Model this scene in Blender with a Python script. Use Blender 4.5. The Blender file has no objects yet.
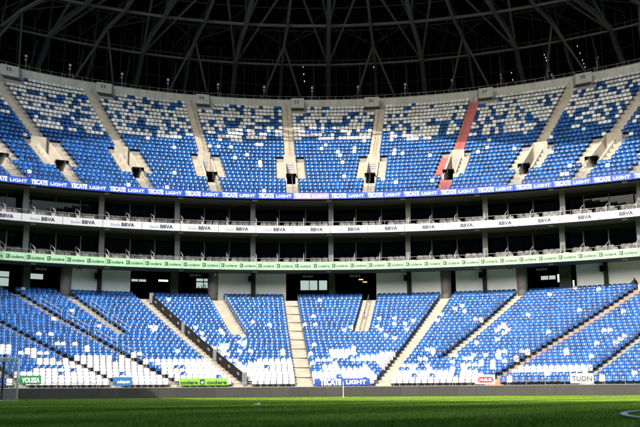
import bpy, math, random
import numpy as np
from mathutils import Matrix, Vector

random.seed(7)
rng = np.random.default_rng(7)
C = bpy.context.scene.collection
SC = bpy.context.scene

# ------------------------------------------------------------------ camera, sky, sun, exposure
F, PITCH, ROLL, CAM_H = 889.0, math.radians(11.4), math.radians(.39), .35   # photo is 640 px wide
cam_d = bpy.data.cameras.new('camera')
cam_d.sensor_width = 36; cam_d.lens = F / 640 * 36
cam_d.clip_start = .1; cam_d.clip_end = 6000
cam = bpy.data.objects.new('camera', cam_d); C.objects.link(cam)
rot = Matrix.Rotation(math.pi / 2 + PITCH, 4, 'X') @ Matrix.Rotation(-ROLL, 4, 'Z')
cam.matrix_world = Matrix.Translation((0, 0, CAM_H)) @ rot
cam_d.dof.use_dof = True; cam_d.dof.focus_distance = 88; cam_d.dof.aperture_fstop = 1.7
SC.camera = cam

SUN_EL, SUN_AZ = math.radians(40), math.radians(28)      # azimuth: left of straight behind the camera
SX, SY, SZ = -math.sin(SUN_AZ) * math.cos(SUN_EL), -math.cos(SUN_AZ) * math.cos(SUN_EL), math.sin(SUN_EL)
w = bpy.data.worlds.new('World'); SC.world = w; w.use_nodes = True
nt = w.node_tree; bg = nt.nodes['Background']
sky = nt.nodes.new('ShaderNodeTexSky'); sky.sky_type = 'NISHITA'; sky.sun_disc = False
sky.air_density = 1.6; sky.dust_density = 2.6; sky.sun_elevation = SUN_EL; sky.sun_rotation = math.atan2(SX, SY)
nt.links.new(sky.outputs[0], bg.inputs[0]); bg.inputs[1].default_value = .15
sun_d = bpy.data.lights.new('sun', 'SUN'); sun_d.energy = 2.1; sun_d.angle = math.radians(.5); sun_d.color = (1, .95, .87)
sun = bpy.data.objects.new('sun', sun_d); C.objects.link(sun)
sun.rotation_euler = Vector((SX, SY, SZ)).to_track_quat('Z', 'Y').to_euler()
SC.view_settings.view_transform = 'Standard'; SC.view_settings.look = 'None'
SC.view_settings.exposure = 1.5; SC.view_settings.gamma = 1; SC.view_settings.use_curve_mapping = False
SC.render.engine = 'CYCLES'
SC.cycles.max_bounces = 5; SC.cycles.diffuse_bounces = 3; SC.cycles.glossy_bounces = 2
SC.cycles.transparent_max_bounces = 8; SC.cycles.use_denoising = True
SC.cycles.caustics_reflective = False; SC.cycles.caustics_refractive = False

# ------------------------------------------------------------------ photo measurements -> metres
cb, sb, cr, sr = math.cos(PITCH), math.sin(PITCH), math.cos(ROLL), math.sin(ROLL)
def proj(X, D, Z):
    z = Z - CAM_H; fw = D * cb + z * sb; u = -D * sb + z * cb
    x = F * X / fw; y = -F * u / fw
    return 320 + x * cr + y * sr, 213.5 - x * sr + y * cr
def ray(px, py):
    x0 = px - 320; y0 = py - 213.5
    x = x0 * cr - y0 * sr; y = x0 * sr + y0 * cr
    a, b_, c = x / F, 1.0, -y / F
    return a, b_ * cb - c * sb, b_ * sb + c * cb
RL, RR, XM = 60.5, 65.0, 46.0
def sag(x):
    R = RL if x < 0 else RR
    a = abs(x); m = min(a, XM)
    s = R - math.sqrt(R * R - m * m)
    return s + (a - m) * m / math.sqrt(R * R - m * m)
def dsag(x):
    R = RL if x < 0 else RR
    m = min(abs(x), XM); d = m / math.sqrt(R * R - m * m)
    return d if x > 0 else -d
def P(x, Dc, Z): return (x, Dc - sag(x), Z)
def nrm(x):                                    # towards the pitch
    s = dsag(x); l = math.hypot(1, s); return (-s / l, -1 / l)
def tan_(x):
    s = dsag(x); l = math.hypot(1, s); return (1 / l, -s / l)
def off(x, Dc, d, Z):                          # a point d metres in front of the curve Dc
    n = nrm(x); return (x + n[0] * d, Dc - sag(x) + n[1] * d, Z)
_xs = np.linspace(-75, 75, 3001)
_dl = np.sqrt(1 + np.array([dsag(x) for x in (_xs[1:] + _xs[:-1]) / 2]) ** 2) * (_xs[1] - _xs[0])
_ls = np.concatenate([[0], np.cumsum(_dl)]); _ls -= np.interp(0, _xs, _ls)
def arc(x): return float(np.interp(x, _xs, _ls))
def xof(l): return float(np.interp(l, _ls, _xs))
def solveX(px, Dc, Z):                         # where a curve passes the photo column px
    a, b_ = -70.0, 70.0
    for _ in range(50):
        m = (a + b_) / 2
        if proj(m, Dc - sag(m), Z)[0] < px: a = m
        else: b_ = m
    return (a + b_) / 2
def Zat(px, py, Dc):
    X = solveX(px, Dc, 15)
    for _ in range(4):
        D = Dc - sag(X); r = ray(px, py); t = D / r[1]; X = r[0] * t
    return CAM_H + r[2] * t

# ------------------------------------------------------------------ mesh helpers
class MB:
    def __init__(s): s.v, s.f = [], []
    def add(s, v, f):
        o = len(s.v); s.v += [tuple(p) for p in v]; s.f += [tuple(i + o for i in q) for q in f]
    def hexa(s, p):                            # 8 corners: bottom ring 0-3, top ring 4-7
        s.add(p, [(3, 2, 1, 0), (4, 5, 6, 7), (0, 1, 5, 4), (1, 2, 6, 5), (2, 3, 7, 6), (3, 0, 4, 7)])
    def box(s, c, sz, ax=None):
        (tx, ty), (nx, ny) = ax or ((1, 0), (0, 1))
        hx, hy, hz = sz[0] / 2, sz[1] / 2, sz[2] / 2
        q = []
        for z in (-hz, hz):
            for a, b_ in ((-hx, -hy), (hx, -hy), (hx, hy), (-hx, hy)):
                q.append((c[0] + tx * a + nx * b_, c[1] + ty * a + ny * b_, c[2] + z))
        s.hexa(q)
    def tube(s, pts, r, n=6, r2=None):
        pts = [Vector(p) for p in pts]; k = len(pts); vs = []; fs = []
        for i, p in enumerate(pts):
            d = (pts[min(i + 1, k - 1)] - pts[max(i - 1, 0)]).normalized()
            u = d.cross(Vector((0, 0, 1)))
            if u.length < 1e-3: u = Vector((1, 0, 0))
            u.normalize(); w_ = u.cross(d)
            rr = r if r2 is None else r + (r2 - r) * i / max(k - 1, 1)
            for j in range(n):
                a = 2 * math.pi * (j + .5) / n
                vs.append(p + u * math.cos(a) * rr + w_ * math.sin(a) * rr)
        for i in range(k - 1):
            for j in range(n):
                a, b_ = i * n + j, i * n + (j + 1) % n
                fs.append((a, b_, b_ + n, a + n))
        fs.append(tuple(range(n - 1, -1, -1))); fs.append(tuple((k - 1) * n + j for j in range(n)))
        s.add(vs, fs)
    def beam(s, pts, wx, wz):                  # rectangular section along a path
        pts = [Vector(p) for p in pts]; k = len(pts); vs = []; fs = []
        for i, p in enumerate(pts):
            d = (pts[min(i + 1, k - 1)] - pts[max(i - 1, 0)]).normalized()
            u = d.cross(Vector((0, 0, 1)))
            if u.length < 1e-3: u = Vector((1, 0, 0))
            u.normalize(); w_ = u.cross(d)
            for a, b_ in ((-1, -1), (1, -1), (1, 1), (-1, 1)):
                vs.append(p + u * a * wx / 2 + w_ * b_ * wz / 2)
        for i in range(k - 1):
            for j in range(4):
                a, b_ = i * 4 + j, i * 4 + (j + 1) % 4
                fs.append((a, b_, b_ + 4, a + 4))
        fs.append((3, 2, 1, 0)); fs.append(tuple((k - 1) * 4 + j for j in range(4)))
        s.add(vs, fs)
    def sweep(s, xs, prof):                    # closed profile [(d in front of, Dc, Z)] swept along the bowl curve
        n = len(prof); vs = []; fs = []
        for x in xs:
            for d, Dc, Z in prof: vs.append(off(x, Dc, d, Z) if d else P(x, Dc, Z))
        for i in range(len(xs) - 1):
            for j in range(n):
                a, b_ = i * n + j, i * n + (j + 1) % n
                fs.append((a, b_, b_ + n, a + n))
        fs.append(tuple(range(n - 1, -1, -1))); fs.append(tuple((len(xs) - 1) * n + j for j in range(n)))
        s.add(vs, fs)
    def build(s, name, mat, parent=None, smooth=False):
        me = bpy.data.meshes.new(name); me.from_pydata(s.v, [], s.f); me.update()
        if smooth: me.shade_smooth()
        me.materials.append(mat)
        o = bpy.data.objects.new(name, me); C.objects.link(o)
        if parent is not None: o.parent = parent
        return o
def xr(a, b_, step=1.2):
    n = max(1, int(math.ceil(abs(b_ - a) / step))); return [a + (b_ - a) * i / n for i in range(n + 1)]
def empty(name):
    o = bpy.data.objects.new(name, None); C.objects.link(o); o.empty_display_size = .5; return o
def tag(o, label=None, cat=None, group=None, kind=None):
    if label: o['label'] = label
    if cat: o['category'] = cat
    if group: o['group'] = group
    if kind: o['kind'] = kind
    return o
def ordn(n):
    w_ = ['zeroth', 'first', 'second', 'third', 'fourth', 'fifth', 'sixth', 'seventh', 'eighth', 'ninth', 'tenth']
    if n < len(w_): return w_[n]
    return f"{n}{'th' if 10 < n % 100 < 14 else {1: 'st', 2: 'nd', 3: 'rd'}.get(n % 10, 'th')}"

_text = {}
def text2d(s, bold=0.0):
    """flat lettering as (verts, faces), 1 unit tall capitals, from the built-in font"""
    if (s, bold) in _text: return _text[(s, bold)]
    cu = bpy.data.curves.new('lettering', 'FONT'); cu.body = s; cu.size = 1; cu.offset = bold; cu.resolution_u = 3
    o = bpy.data.objects.new('lettering', cu); C.objects.link(o)
    bpy.context.view_layer.update()
    me = bpy.data.meshes.new_from_object(o.evaluated_get(bpy.context.evaluated_depsgraph_get()))
    v = [(p.co.x, p.co.y) for p in me.vertices]; f = [tuple(p.vertices) for p in me.polygons]
    bpy.data.objects.remove(o); bpy.data.curves.remove(cu); bpy.data.meshes.remove(me)
    x0 = min(p[0] for p in v); x1 = max(p[0] for p in v)
    v = [(p[0] - x0, p[1]) for p in v]
    _text[(s, bold)] = (v, f, x1 - x0); return _text[(s, bold)]
def put_text(mb, s, x0, x1, y0, h, mp, bold=0.0):
    """lettering fitted between x0 and x1 with capital height h, mapped by mp(x, y) -> point"""
    v, f, wd = text2d(s, bold); k = (x1 - x0) / wd; ky = h / .73
    mb.add([mp(x0 + p[0] * k, y0 + p[1] * ky) for p in v], f)

# ------------------------------------------------------------------ materials
def mat(name, col, rough=.6, noise=0.0, scale=4.0, col2=None, bump=0.0, spec=.5, metal=0.0, tint=None, emit=0.0, coat=0.0, stretch=None, objrand=0.0):
    m = bpy.data.materials.new(name); m.use_nodes = True
    n, l = m.node_tree.nodes, m.node_tree.links; p = n['Principled BSDF']
    p.inputs['Base Color'].default_value = (*col, 1); p.inputs['Roughness'].default_value = rough
    p.inputs['Specular IOR Level'].default_value = spec; p.inputs['Metallic'].default_value = metal
    p.inputs['Coat Weight'].default_value = coat
    src = None
    if noise or col2:
        tc = n.new('ShaderNodeTexCoord'); mp = n.new('ShaderNodeMapping'); l.new(tc.outputs['Object'], mp.inputs[0])
        if stretch: mp.inputs['Scale'].default_value = stretch
        nz = n.new('ShaderNodeTexNoise'); nz.inputs['Scale'].default_value = scale; nz.inputs['Detail'].default_value = 6; nz.inputs['Roughness'].default_value = .65
        l.new(mp.outputs[0], nz.inputs['Vector'])
        rp = n.new('ShaderNodeValToRGB'); rp.color_ramp.elements[0].position = .3; rp.color_ramp.elements[1].position = .7
        c2 = col2 or tuple(c * (1 - noise) for c in col)
        rp.color_ramp.elements[0].color = (*c2, 1); rp.color_ramp.elements[1].color = (*col, 1)
        l.new(nz.outputs['Fac'], rp.inputs[0]); src = rp.outputs[0]
        if bump:
            bm = n.new('ShaderNodeBump'); bm.inputs['Strength'].default_value = bump; bm.inputs['Distance'].default_value = .02
            l.new(nz.outputs['Fac'], bm.inputs['Height']); l.new(bm.outputs[0], p.inputs['Normal'])
    if tint or objrand:
        mx = n.new('ShaderNodeMix'); mx.data_type = 'RGBA'; mx.blend_type = 'MULTIPLY'; mx.inputs[0].default_value = 1
        if tint:
            at = n.new('ShaderNodeAttribute'); at.attribute_name = 'tint'; val = at.outputs['Fac']
        else:
            oi = n.new('ShaderNodeObjectInfo'); mr = n.new('ShaderNodeMapRange')
            mr.inputs['To Min'].default_value = 1 - objrand; mr.inputs['To Max'].default_value = 1 + objrand
            l.new(oi.outputs['Random'], mr.inputs[0]); val = mr.outputs[0]
        cc = n.new('ShaderNodeCombineColor')
        for i in range(3): l.new(val, cc.inputs[i])
        if src: l.new(src, mx.inputs[6])
        else: mx.inputs[6].default_value = (*col, 1)
        l.new(cc.outputs[0], mx.inputs[7]); src = mx.outputs[2]
    if src: l.new(src, p.inputs['Base Color'])
    if emit:
        p.inputs['Emission Strength'].default_value = emit
        p.inputs['Emission Color'].default_value = (*col, 1)
        if src: l.new(src, p.inputs['Emission Color'])
    return m
def glass(name, col, fac, rough=.02):
    m = bpy.data.materials.new(name); m.use_nodes = True
    n, l = m.node_tree.nodes, m.node_tree.links; n.remove(n['Principled BSDF'])
    t = n.new('ShaderNodeBsdfTransparent'); t.inputs[0].default_value = (*col, 1)
    g = n.new('ShaderNodeBsdfGlossy'); g.inputs['Roughness'].default_value = rough
    mx = n.new('ShaderNodeMixShader'); lw = n.new('ShaderNodeFresnel'); lw.inputs[0].default_value = 1.5
    ma = n.new('ShaderNodeMath'); ma.operation = 'MULTIPLY_ADD'; ma.inputs[1].default_value = .5; ma.inputs[2].default_value = fac
    l.new(lw.outputs[0], ma.inputs[0]); l.new(ma.outputs[0], mx.inputs[0]); l.new(t.outputs[0], mx.inputs[1]); l.new(g.outputs[0], mx.inputs[2])
    l.new(mx.outputs[0], n['Material Output'].inputs[0]); return m

M = dict(
    blue=mat('blue_plastic', (.0056, .068, .255), .26, tint=True, spec=.5),
    white=mat('white_plastic', (.65, .655, .67), .5, tint=True, spec=.35),
    chair=mat('charcoal_vinyl', (.065, .062, .062), .5, tint=True, spec=.35),
    concrete=mat('concrete', (.30, .285, .26), .85, .35, 1.3, bump=.15),
    stairs=mat('pale_stair_concrete', (.49, .43, .345), .85, .34, 1.1, bump=.1),
    red=mat('red_stair_paint', (.50, .125, .115), .75, .4, 1.3),
    orange=mat('worn_orange_stair_paint', (.58, .15, .07), .75, col2=(.50, .28, .19), scale=.9),
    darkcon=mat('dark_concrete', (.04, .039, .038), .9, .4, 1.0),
    parapet=mat('parapet_concrete', (.50, .49, .465), .85, .36, 1.1, bump=.1, stretch=(1, 1, .3)),
    wallwhite=mat('white_wall_panel', (.82, .82, .81), .7, .12, .7),
    suitewall=mat('suite_wall_paint', (.17, .175, .16), .8, .4, .5), farstand=mat('far_stand_mottle', (.17, .18, .20), .9, col2=(.012, .012, .014), scale=.16),
    block=mat('grey_block_paint', (.41, .405, .39), .85, .25, 1.5), door=mat('grey_door_paint', (.38, .38, .36), .6, .2, 2), seat_reflection=mat('blue_seat_reflection', (.03, .05, .35), .8, .4, 3),
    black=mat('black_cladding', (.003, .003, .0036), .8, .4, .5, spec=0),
    roofdeck=mat('black_roof_deck', (.003, .003, .0036), .85, .5, .3, spec=0),
    steel=mat('grey_painted_steel', (.062, .062, .066), .6, .3, 2.0, spec=.2),
    steeldark=mat('dark_painted_steel', (.020, .022, .027), .6, .3, 2.0, spec=.15),
    steelpale=mat('galvanised_rail', (.45, .45, .45), .4, .2, 5, metal=.3),
    rail=mat('dark_blue_grey_rail', (.06, .075, .11), .4),
    balus=mat('black_balustrade_panel', (.012, .011, .011), .6, .3, 2, spec=.2),
    column=mat('grey_column_paint', (.15, .155, .16), .7, .15, 1.5),
    mullion=mat('grey_green_aluminium', (.20, .22, .215), .4, metal=.2, noise=.1),
    soffit=mat('dark_soffit', (.025, .025, .025), .9, .3, .9),
    slab=mat('slab_concrete', (.115, .112, .105), .85, .25, 1.2),
    board=mat('blank_led_board', (.040, .036, .035), .6, .12, 3, objrand=.16),
    ledblue=mat('led_blue', (.016, .065, .40), .45, .05, 2, emit=.07),
    ledlav=mat('led_lavender', (.24, .20, .40), .45, .05, 2, emit=.07),
    ledgreen=mat('led_pale_green', (.30, .49, .30), .5, .06, 2, emit=.07),
    panelwhite=mat('white_fascia_print', (.50, .50, .51), .5, .05, 1.5),
    inkwhite=mat('white_lettering', (.85, .85, .85), .5, emit=.1),
    inkdark=mat('dark_green_lettering', (.03, .075, .05), .5),
    inknavy=mat('navy_lettering', (.008, .012, .05), .5),
    inkpale=mat('pale_blue_lettering', (.20, .25, .42), .5),
    inkgrey=mat('grey_lettering', (.05, .05, .055), .5),
    signgrey=mat('sign_lettering_grey', (.5, .5, .48), .5),
    bangreen=mat('green_banner', (.02, .22, .06), .6, .1, 3),
    banblue=mat('blue_banner', (.03, .16, .42), .6, .35, 4),
    banlime=mat('lime_banner', (.22, .45, .03), .6, .1, 3),
    banroyal=mat('royal_blue_banner', (.02, .06, .33), .6, .1, 3),
    banwhite=mat('white_banner', (.40, .40, .41), .6, .08, 3),
    banred=mat('red_print', (.62, .02, .04), .5),
    lampwhite=mat('white_lamp_housing', (.42, .42, .40), .4),
    goal=mat('white_goal_paint', (.82, .82, .82), .35),
    net=mat('white_net_cord', (.62, .62, .64), .8),
    blackpole=mat('black_pole_paint', (.012, .012, .012), .5),
    line=mat('white_line_paint', (.66, .70, .66), .9, .3, 6),
    winglass=glass('dusty_window_glass', (.50, .53, .55), 0),
    glass=glass('tinted_suite_glass', (.42, .46, .455), 0),
    guard=glass('front_guard_glass', (.84, .87, .90), -.015),
    skin=mat('skin', (.30, .17, .11), .6), cloth=mat('black_jacket', (.012, .012, .014), .8),
    yellow=mat('yellow_lens', (.8, .6, .2), .5, emit=.6),
)

# ------------------------------------------------------------------ the ground
def grass_mat():
    m = bpy.data.materials.new('mown_turf'); m.use_nodes = True
    n, l = m.node_tree.nodes, m.node_tree.links; p = n['Principled BSDF']
    p.inputs['Roughness'].default_value = .85; p.inputs['Specular IOR Level'].default_value = 0
    tc = n.new('ShaderNodeTexCoord')
    def noise(scale, sx, sy, detail):
        mp = n.new('ShaderNodeMapping'); mp.inputs['Scale'].default_value = (sx, sy, 1)
        mp.inputs['Rotation'].default_value = (0, 0, math.radians(0))
        l.new(tc.outputs['Object'], mp.inputs[0])
        nz = n.new('ShaderNodeTexNoise'); nz.inputs['Scale'].default_value = scale; nz.inputs['Detail'].default_value = detail
        l.new(mp.outputs[0], nz.inputs['Vector']); return nz.outputs['Fac']
    big = noise(.16, .5, 1.6, 3); mid = noise(1.3, 1, 1, 5); fine = noise(26, 1, 1, 3)
    wv = n.new('ShaderNodeTexWave'); wv.bands_direction = 'X'; wv.inputs['Scale'].default_value = .057; wv.inputs['Distortion'].default_value = .15
    mpw = n.new('ShaderNodeMapping'); mpw.inputs['Rotation'].default_value = (0, 0, math.radians(40)); l.new(tc.outputs['Object'], mpw.inputs[0]); l.new(mpw.outputs[0], wv.inputs[0])
    def ramp(f, a, b_, c0, c1):
        r = n.new('ShaderNodeValToRGB'); e = r.color_ramp.elements; e[0].position, e[1].position = a, b_; e[0].color = (*c0, 1); e[1].color = (*c1, 1); l.new(f, r.inputs[0]); return r.outputs[0]
    def mixc(f, a, b_, bt='MIX'):
        x = n.new('ShaderNodeMix'); x.data_type = 'RGBA'; x.blend_type = bt
        if isinstance(f, float): x.inputs[0].default_value = f
        else: l.new(f, x.inputs[0])
        l.new(a, x.inputs[6]); l.new(b_, x.inputs[7]); return x.outputs[2]
    a = ramp(big, .35, .65, (.19, .30, .035), (.29, .42, .06))
    b_ = ramp(mid, .3, .7, (.78, .82, .78), (1, 1, 1)); c = ramp(fine, .3, .7, (.82, .84, .8), (1.06, 1.06, 1.04)); d = ramp(wv.outputs['Fac'], .35, .65, (.66, .72, .68), (1.08, 1.08, 1.05))
    l.new(mixc(1.0, mixc(1.0, mixc(1.0, a, b_, 'MULTIPLY'), c, 'MULTIPLY'), d, 'MULTIPLY'), p.inputs['Base Color'])
    bp = n.new('ShaderNodeBump'); bp.inputs['Strength'].default_value = .9; bp.inputs['Distance'].default_value = .03
    l.new(fine, bp.inputs['Height']); l.new(bp.outputs[0], p.inputs['Normal']); return m
M['grass'] = grass_mat()
M['earth'] = mat('grey_outer_ground', (.20, .19, .17), .95, .3, .2)

g = MB(); s = 3000
g.add([(-s, -s, -.03), (s, -s, -.03), (s, s, -.03), (-s, s, -.03)], [(0, 1, 2, 3)])
tag(g.build('ground', M['earth']), kind='structure')
g = MB()
xs = xr(-58, 58, 2.0); vs = []; fs = []
for i, x in enumerate(xs): vs += [P(x, 77.15, 0), (x, -75, 0)]
for i in range(len(xs) - 1): fs.append((2 * i + 1, 2 * i + 3, 2 * i + 2, 2 * i))
g.add(vs, fs); tag(g.build('pitch_ground', M['grass']), kind='structure')
g = MB()
def stripe(pts, wd, z=.022):
    q = []; k = len(pts)
    for i, p in enumerate(pts):
        a, b_ = pts[max(i - 1, 0)], pts[min(i + 1, k - 1)]
        dx, dy = b_[0] - a[0], b_[1] - a[1]; L = math.hypot(dx, dy); ux, uy = -dy / L * wd / 2, dx / L * wd / 2
        q += [(p[0] + ux, p[1] + uy, z), (p[0] - ux, p[1] - uy, z)]
    g.add(q, [(2 * i, 2 * i + 1, 2 * i + 3, 2 * i + 2) for i in range(k - 1)])
CC = (13.15, 10.6)
stripe([(CC[0] + 9.15 * math.cos(a * math.pi / 60), CC[1] + 9.15 * math.sin(a * math.pi / 60)) for a in range(121)], .09)
tag(g.build('centre_circle_marking', M['line']), kind='structure')
GP = (-17.75, 52.9)                                                 # right-hand goal post
V = (.72, .694); U = (-.694, .72)                                   # along the goal line, along the pitch
g = MB(); stripe([(GP[0] - V[0] * 25, GP[1] - V[1] * 25), (GP[0] + V[0] * 28, GP[1] + V[1] * 28)], .10)
pb = (GP[0] + V[0] * 16.5, GP[1] + V[1] * 16.5)
stripe([pb, (pb[0] - U[0] * 16.5, pb[1] - U[1] * 16.5), (pb[0] - U[0] * 16.5 - V[0] * 40, pb[1] - U[1] * 16.5 - V[1] * 40)], .10, .024)
tag(g.build('goal_line_marking', M['line']), kind='structure')
# short turf blades, each a bent two-triangle leaf, thick enough at this low angle to hide the soil
def blades():
    area = []
    for y0, y1, den in ((5, 12, 800), (12, 24, 320), (24, 40, 110), (40, 78, 50)):
        x0, x1 = -.40 * y1, .40 * y1; n_ = int((y1 - y0) * (x1 - x0) * den)
        area.append(np.stack([rng.uniform(x0, x1, n_), rng.uniform(y0, y1, n_)], 1))
    p = np.concatenate(area)
    lim = np.array([77.1 - sag(x) for x in p[:, 0]]); p = p[p[:, 1] < lim]; n_ = len(p)
    far_ = np.clip(p[:, 1] / 40, .35, 1.6)
    h = rng.uniform(.016, .026, n_); wd = .010 * far_ * rng.uniform(.7, 1.3, n_); an = rng.uniform(0, math.pi * 2, n_); ln = rng.uniform(.1, .7, n_) * h; la = rng.uniform(0, math.pi * 2, n_)
    ux, uy = np.cos(an) * wd / 2, np.sin(an) * wd / 2
    V_ = np.zeros((n_, 4, 3)); V_[:, :, :2] = p[:, None, :]
    V_[:, 0, 0] -= ux; V_[:, 0, 1] -= uy; V_[:, 1, 0] += ux; V_[:, 1, 1] += uy
    V_[:, 2, 0] += ux * .6 + np.cos(la) * ln; V_[:, 2, 1] += uy * .6 + np.sin(la) * ln; V_[:, 2, 2] = h
    V_[:, 3, 0] += -ux * .6 + np.cos(la) * ln; V_[:, 3, 1] += -uy * .6 + np.sin(la) * ln; V_[:, 3, 2] = h
    me = bpy.data.meshes.new('grass'); me.vertices.add(n_ * 4); me.vertices.foreach_set('co', V_.ravel())
    me.loops.add(n_ * 4); me.loops.foreach_set('vertex_index', np.arange(n_ * 4, dtype=np.int32))
    me.polygons.add(n_); me.polygons.foreach_set('loop_start', np.arange(0, n_ * 4, 4, dtype=np.int32)); me.update(calc_edges=True)
    me.materials.append(M['grass']); o = bpy.data.objects.new('grass', me); C.objects.link(o); tag(o, kind='stuff')
blades()

# ------------------------------------------------------------------ stand profiles
NL, NU = 30, 25
def Yl(j): return 78.95 + .715 * j
def Zl(j): t = j / (NL - 1); return .80 + 9.65 * (.90 * t + .10 * t * t)
def Yu(j): return 97.75 + .79 * j
def Zu(j): t = j / (NU - 1); return 22.15 + 16.05 * (.90 * t + .10 * t * t)

class Aisle:
    def __init__(s, px_top, px_bot, Yf, Zf, N, j0=0, wd=1.15, m='stairs', name='', key=''):
        s.xt = solveX(px_top, Yf(N - 1), Zf(N - 1)); s.xb = solveX(px_bot, Yf(0), Zf(0)); s.N = N
        s.j0, s.w, s.m, s.name, s.key = j0, wd, m, name, key
    def X(s, j): return s.xb + (s.xt - s.xb) * j / (s.N - 1)
L = lambda *a, **k: Aisle(*a, Yl, Zl, NL, **k)
lower = [
    L(-260, -40, wd=.8, name='second stairs left of the goal'), L(-150, 22, wd=.8, name='stairs behind the goal'),
    L(-66, 118, wd=.8, name='stairs right of the goal'), L(12, 178, wd=.9, name='railed stairs left of black balustrade', key='B'),
    L(66, 200, j0=15, wd=1.1, key='hB'), L(141, 241, name='stairs with the black balustrade', key='C'),
    L(217, 271, j0=15, wd=1.5, key='hC'), L(290.5, 304.5, wd=1.45, name='wide pale central stairs', key='D'),
    L(369.5, 345, j0=16, wd=1.5, key='hD'), L(446, 381, wd=1.3, name='stairs right of royal blue banner', key='E'),
    L(521, 414, j0=7, wd=1.15, key='hE'), L(643, 489, wd=1.2, m='orange', name='orange stairs', key='F'),
    L(711, 583, wd=.9, name='stairs beside the grey lettered banner', key='G'), L(800, 684, wd=1.1, name='far stairs')]
U_ = lambda *a, **k: Aisle(*a, Yu, Zu, NU, wd=1.25, **k)
upper = [U_(-185, -40), U_(-92, 20), U_(-6, 77, key='32'), U_(91, 149, key='33'), U_(191, 217, key='34'), U_(286.6, 292.5, key='35'),
         U_(380, 367.5, key='36'), U_(474, 442, m='red', key='37'), U_(570, 513, key='38'), U_(657, 577, key='39'), U_(752, 634), U_(850, 690)]
VJ0, VJ1 = 4, 10          # the upper entrances cut rows VJ0..VJ1-1

def terrace(Yf, Zf, N, xa, xb, holes=None):
    mb = MB()
    for j in range(N):
        y0, y1 = Yf(j), Yf(j + 1); z0 = Zf(j - 1) if j else Zf(0) - .25; z1 = Zf(j)
        cuts = sorted(holes(j)) if holes else []
        segs = []; a = xa
        for h0, h1 in cuts: segs.append((a, h0)); a = h1
        segs.append((a, xb))
        for a, b_ in segs:
            xs = xr(a, b_, 1.5); vs = []; fs = []
            for x in xs: vs += [P(x, y0, z0), P(x, y0, z1), P(x, y1, z1)]
            for i in range(len(xs) - 1):
                fs += [(3 * i, 3 * i + 3, 3 * i + 4, 3 * i + 1), (3 * i + 1, 3 * i + 4, 3 * i + 5, 3 * i + 2)]
            mb.add(vs, fs)
    return mb
def stair_run(a, Yf, Zf, j0, j1, wd, dx=0.0, joint=None):
    """two steps per row following the aisle line"""
    mb = MB()
    for j in range(j0, j1):
        y0 = Yf(j); dy = Yf(j + 1) - y0; z1 = Zf(j); dz = z1 - (Zf(j - 1) if j else Zf(0) - .2)
        x0, x1 = a.X(j) + dx, a.X(j + .5) + dx
        for k, (ya, yb, zt) in enumerate(((y0 - dy * .5, y0 + .02, z1 - dz * .5), (y0 - .02, y0 + dy * .52, z1 + .012))):
            zb = zt - dz * .55
            q = []
            for z in (zb, zt):
                for x, y in ((x0 - wd / 2, ya), (x0 + wd / 2, ya), (x1 + wd / 2, yb), (x1 - wd / 2, yb)): q.append(P(x, y, z))
            mb.hexa(q)
    return mb
def rail_section(mb, pts, h=.95, r=.028):
    """posts at the ends, two sloping bars"""
    top = [(p[0], p[1], p[2] + h) for p in pts]; mid = [(p[0], p[1], p[2] + h * .52) for p in pts]
    mb.tube([pts[0], top[0]], r); mb.tube([pts[-1], top[-1]], r); mb.tube(top, r); mb.tube(mid, r * .8)

# ------------------------------------------------------------------ lower stand
ls = empty('lower_stand'); tag(ls, 'lowest tier of stepped concrete terracing carrying blue and white seats', 'stand')
terrace(Yl, Zl, NL, -52, 52).build('terrace', M['concrete'], ls)
m_ = MB(); m_.sweep(xr(-52, 52, 1.5), [(0, 77.5, -.1), (0, 77.5, .86), (0, 78.0, .88), (0, 78.96, .88), (0, 78.96, -.1)]); m_.build('front_ledge', M['parapet'], ls)
for a in lower:
    stair_run(a, Yl, Zl, a.j0, NL, a.w).build('stairs', M[a.m], ls)
    if a.key == 'D':
        for j in range(0, NL, 3):
            m_ = MB(); m_.box((a.X(j), Yl(j) - .02 - sag(a.X(j)), Zl(j)), (a.w + .02, .06, .06)); m_.build('stair_joint', M['darkcon'], ls)
byk = {a.key: a for a in lower if a.key}
def rails(a, dx, js, mname, h=.95, seg=4, gap=1, r=.022, nm='stair_handrail', parent=ls, Yf=Yl, Zf=Zl):
    j = js[0]
    while j + seg <= js[1] + .01:
        m_ = MB(); pts = [P(a.X(q) + dx, Yf(q) + .1, Zf(q)) for q in (j, j + seg / 2, j + seg)]
        rail_section(m_, pts, h, r); m_.build(nm, M[mname], parent); j += seg + gap
rails(byk['B'], .58, (6, 29), 'steelpale')
rails(byk['hB'], .72, (16, 28), 'steelpale')
rails(byk['hC'], .72, (16, 28.5), 'steelpale', seg=6, gap=0)
rails(byk['hD'], 0, (16, 28.5), 'rail', seg=6, gap=0, r=.035)
rails(byk['hE'], -.75, (7, 28), 'rail', r=.04)
rails(byk['E'], -.8, (3, 28), 'rail', h=.7, r=.03)
rails(byk['F'], -.75, (5, 29), 'rail', r=.035)
rails(byk['G'], -.6, (3, 28), 'rail', r=.035)
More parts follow.
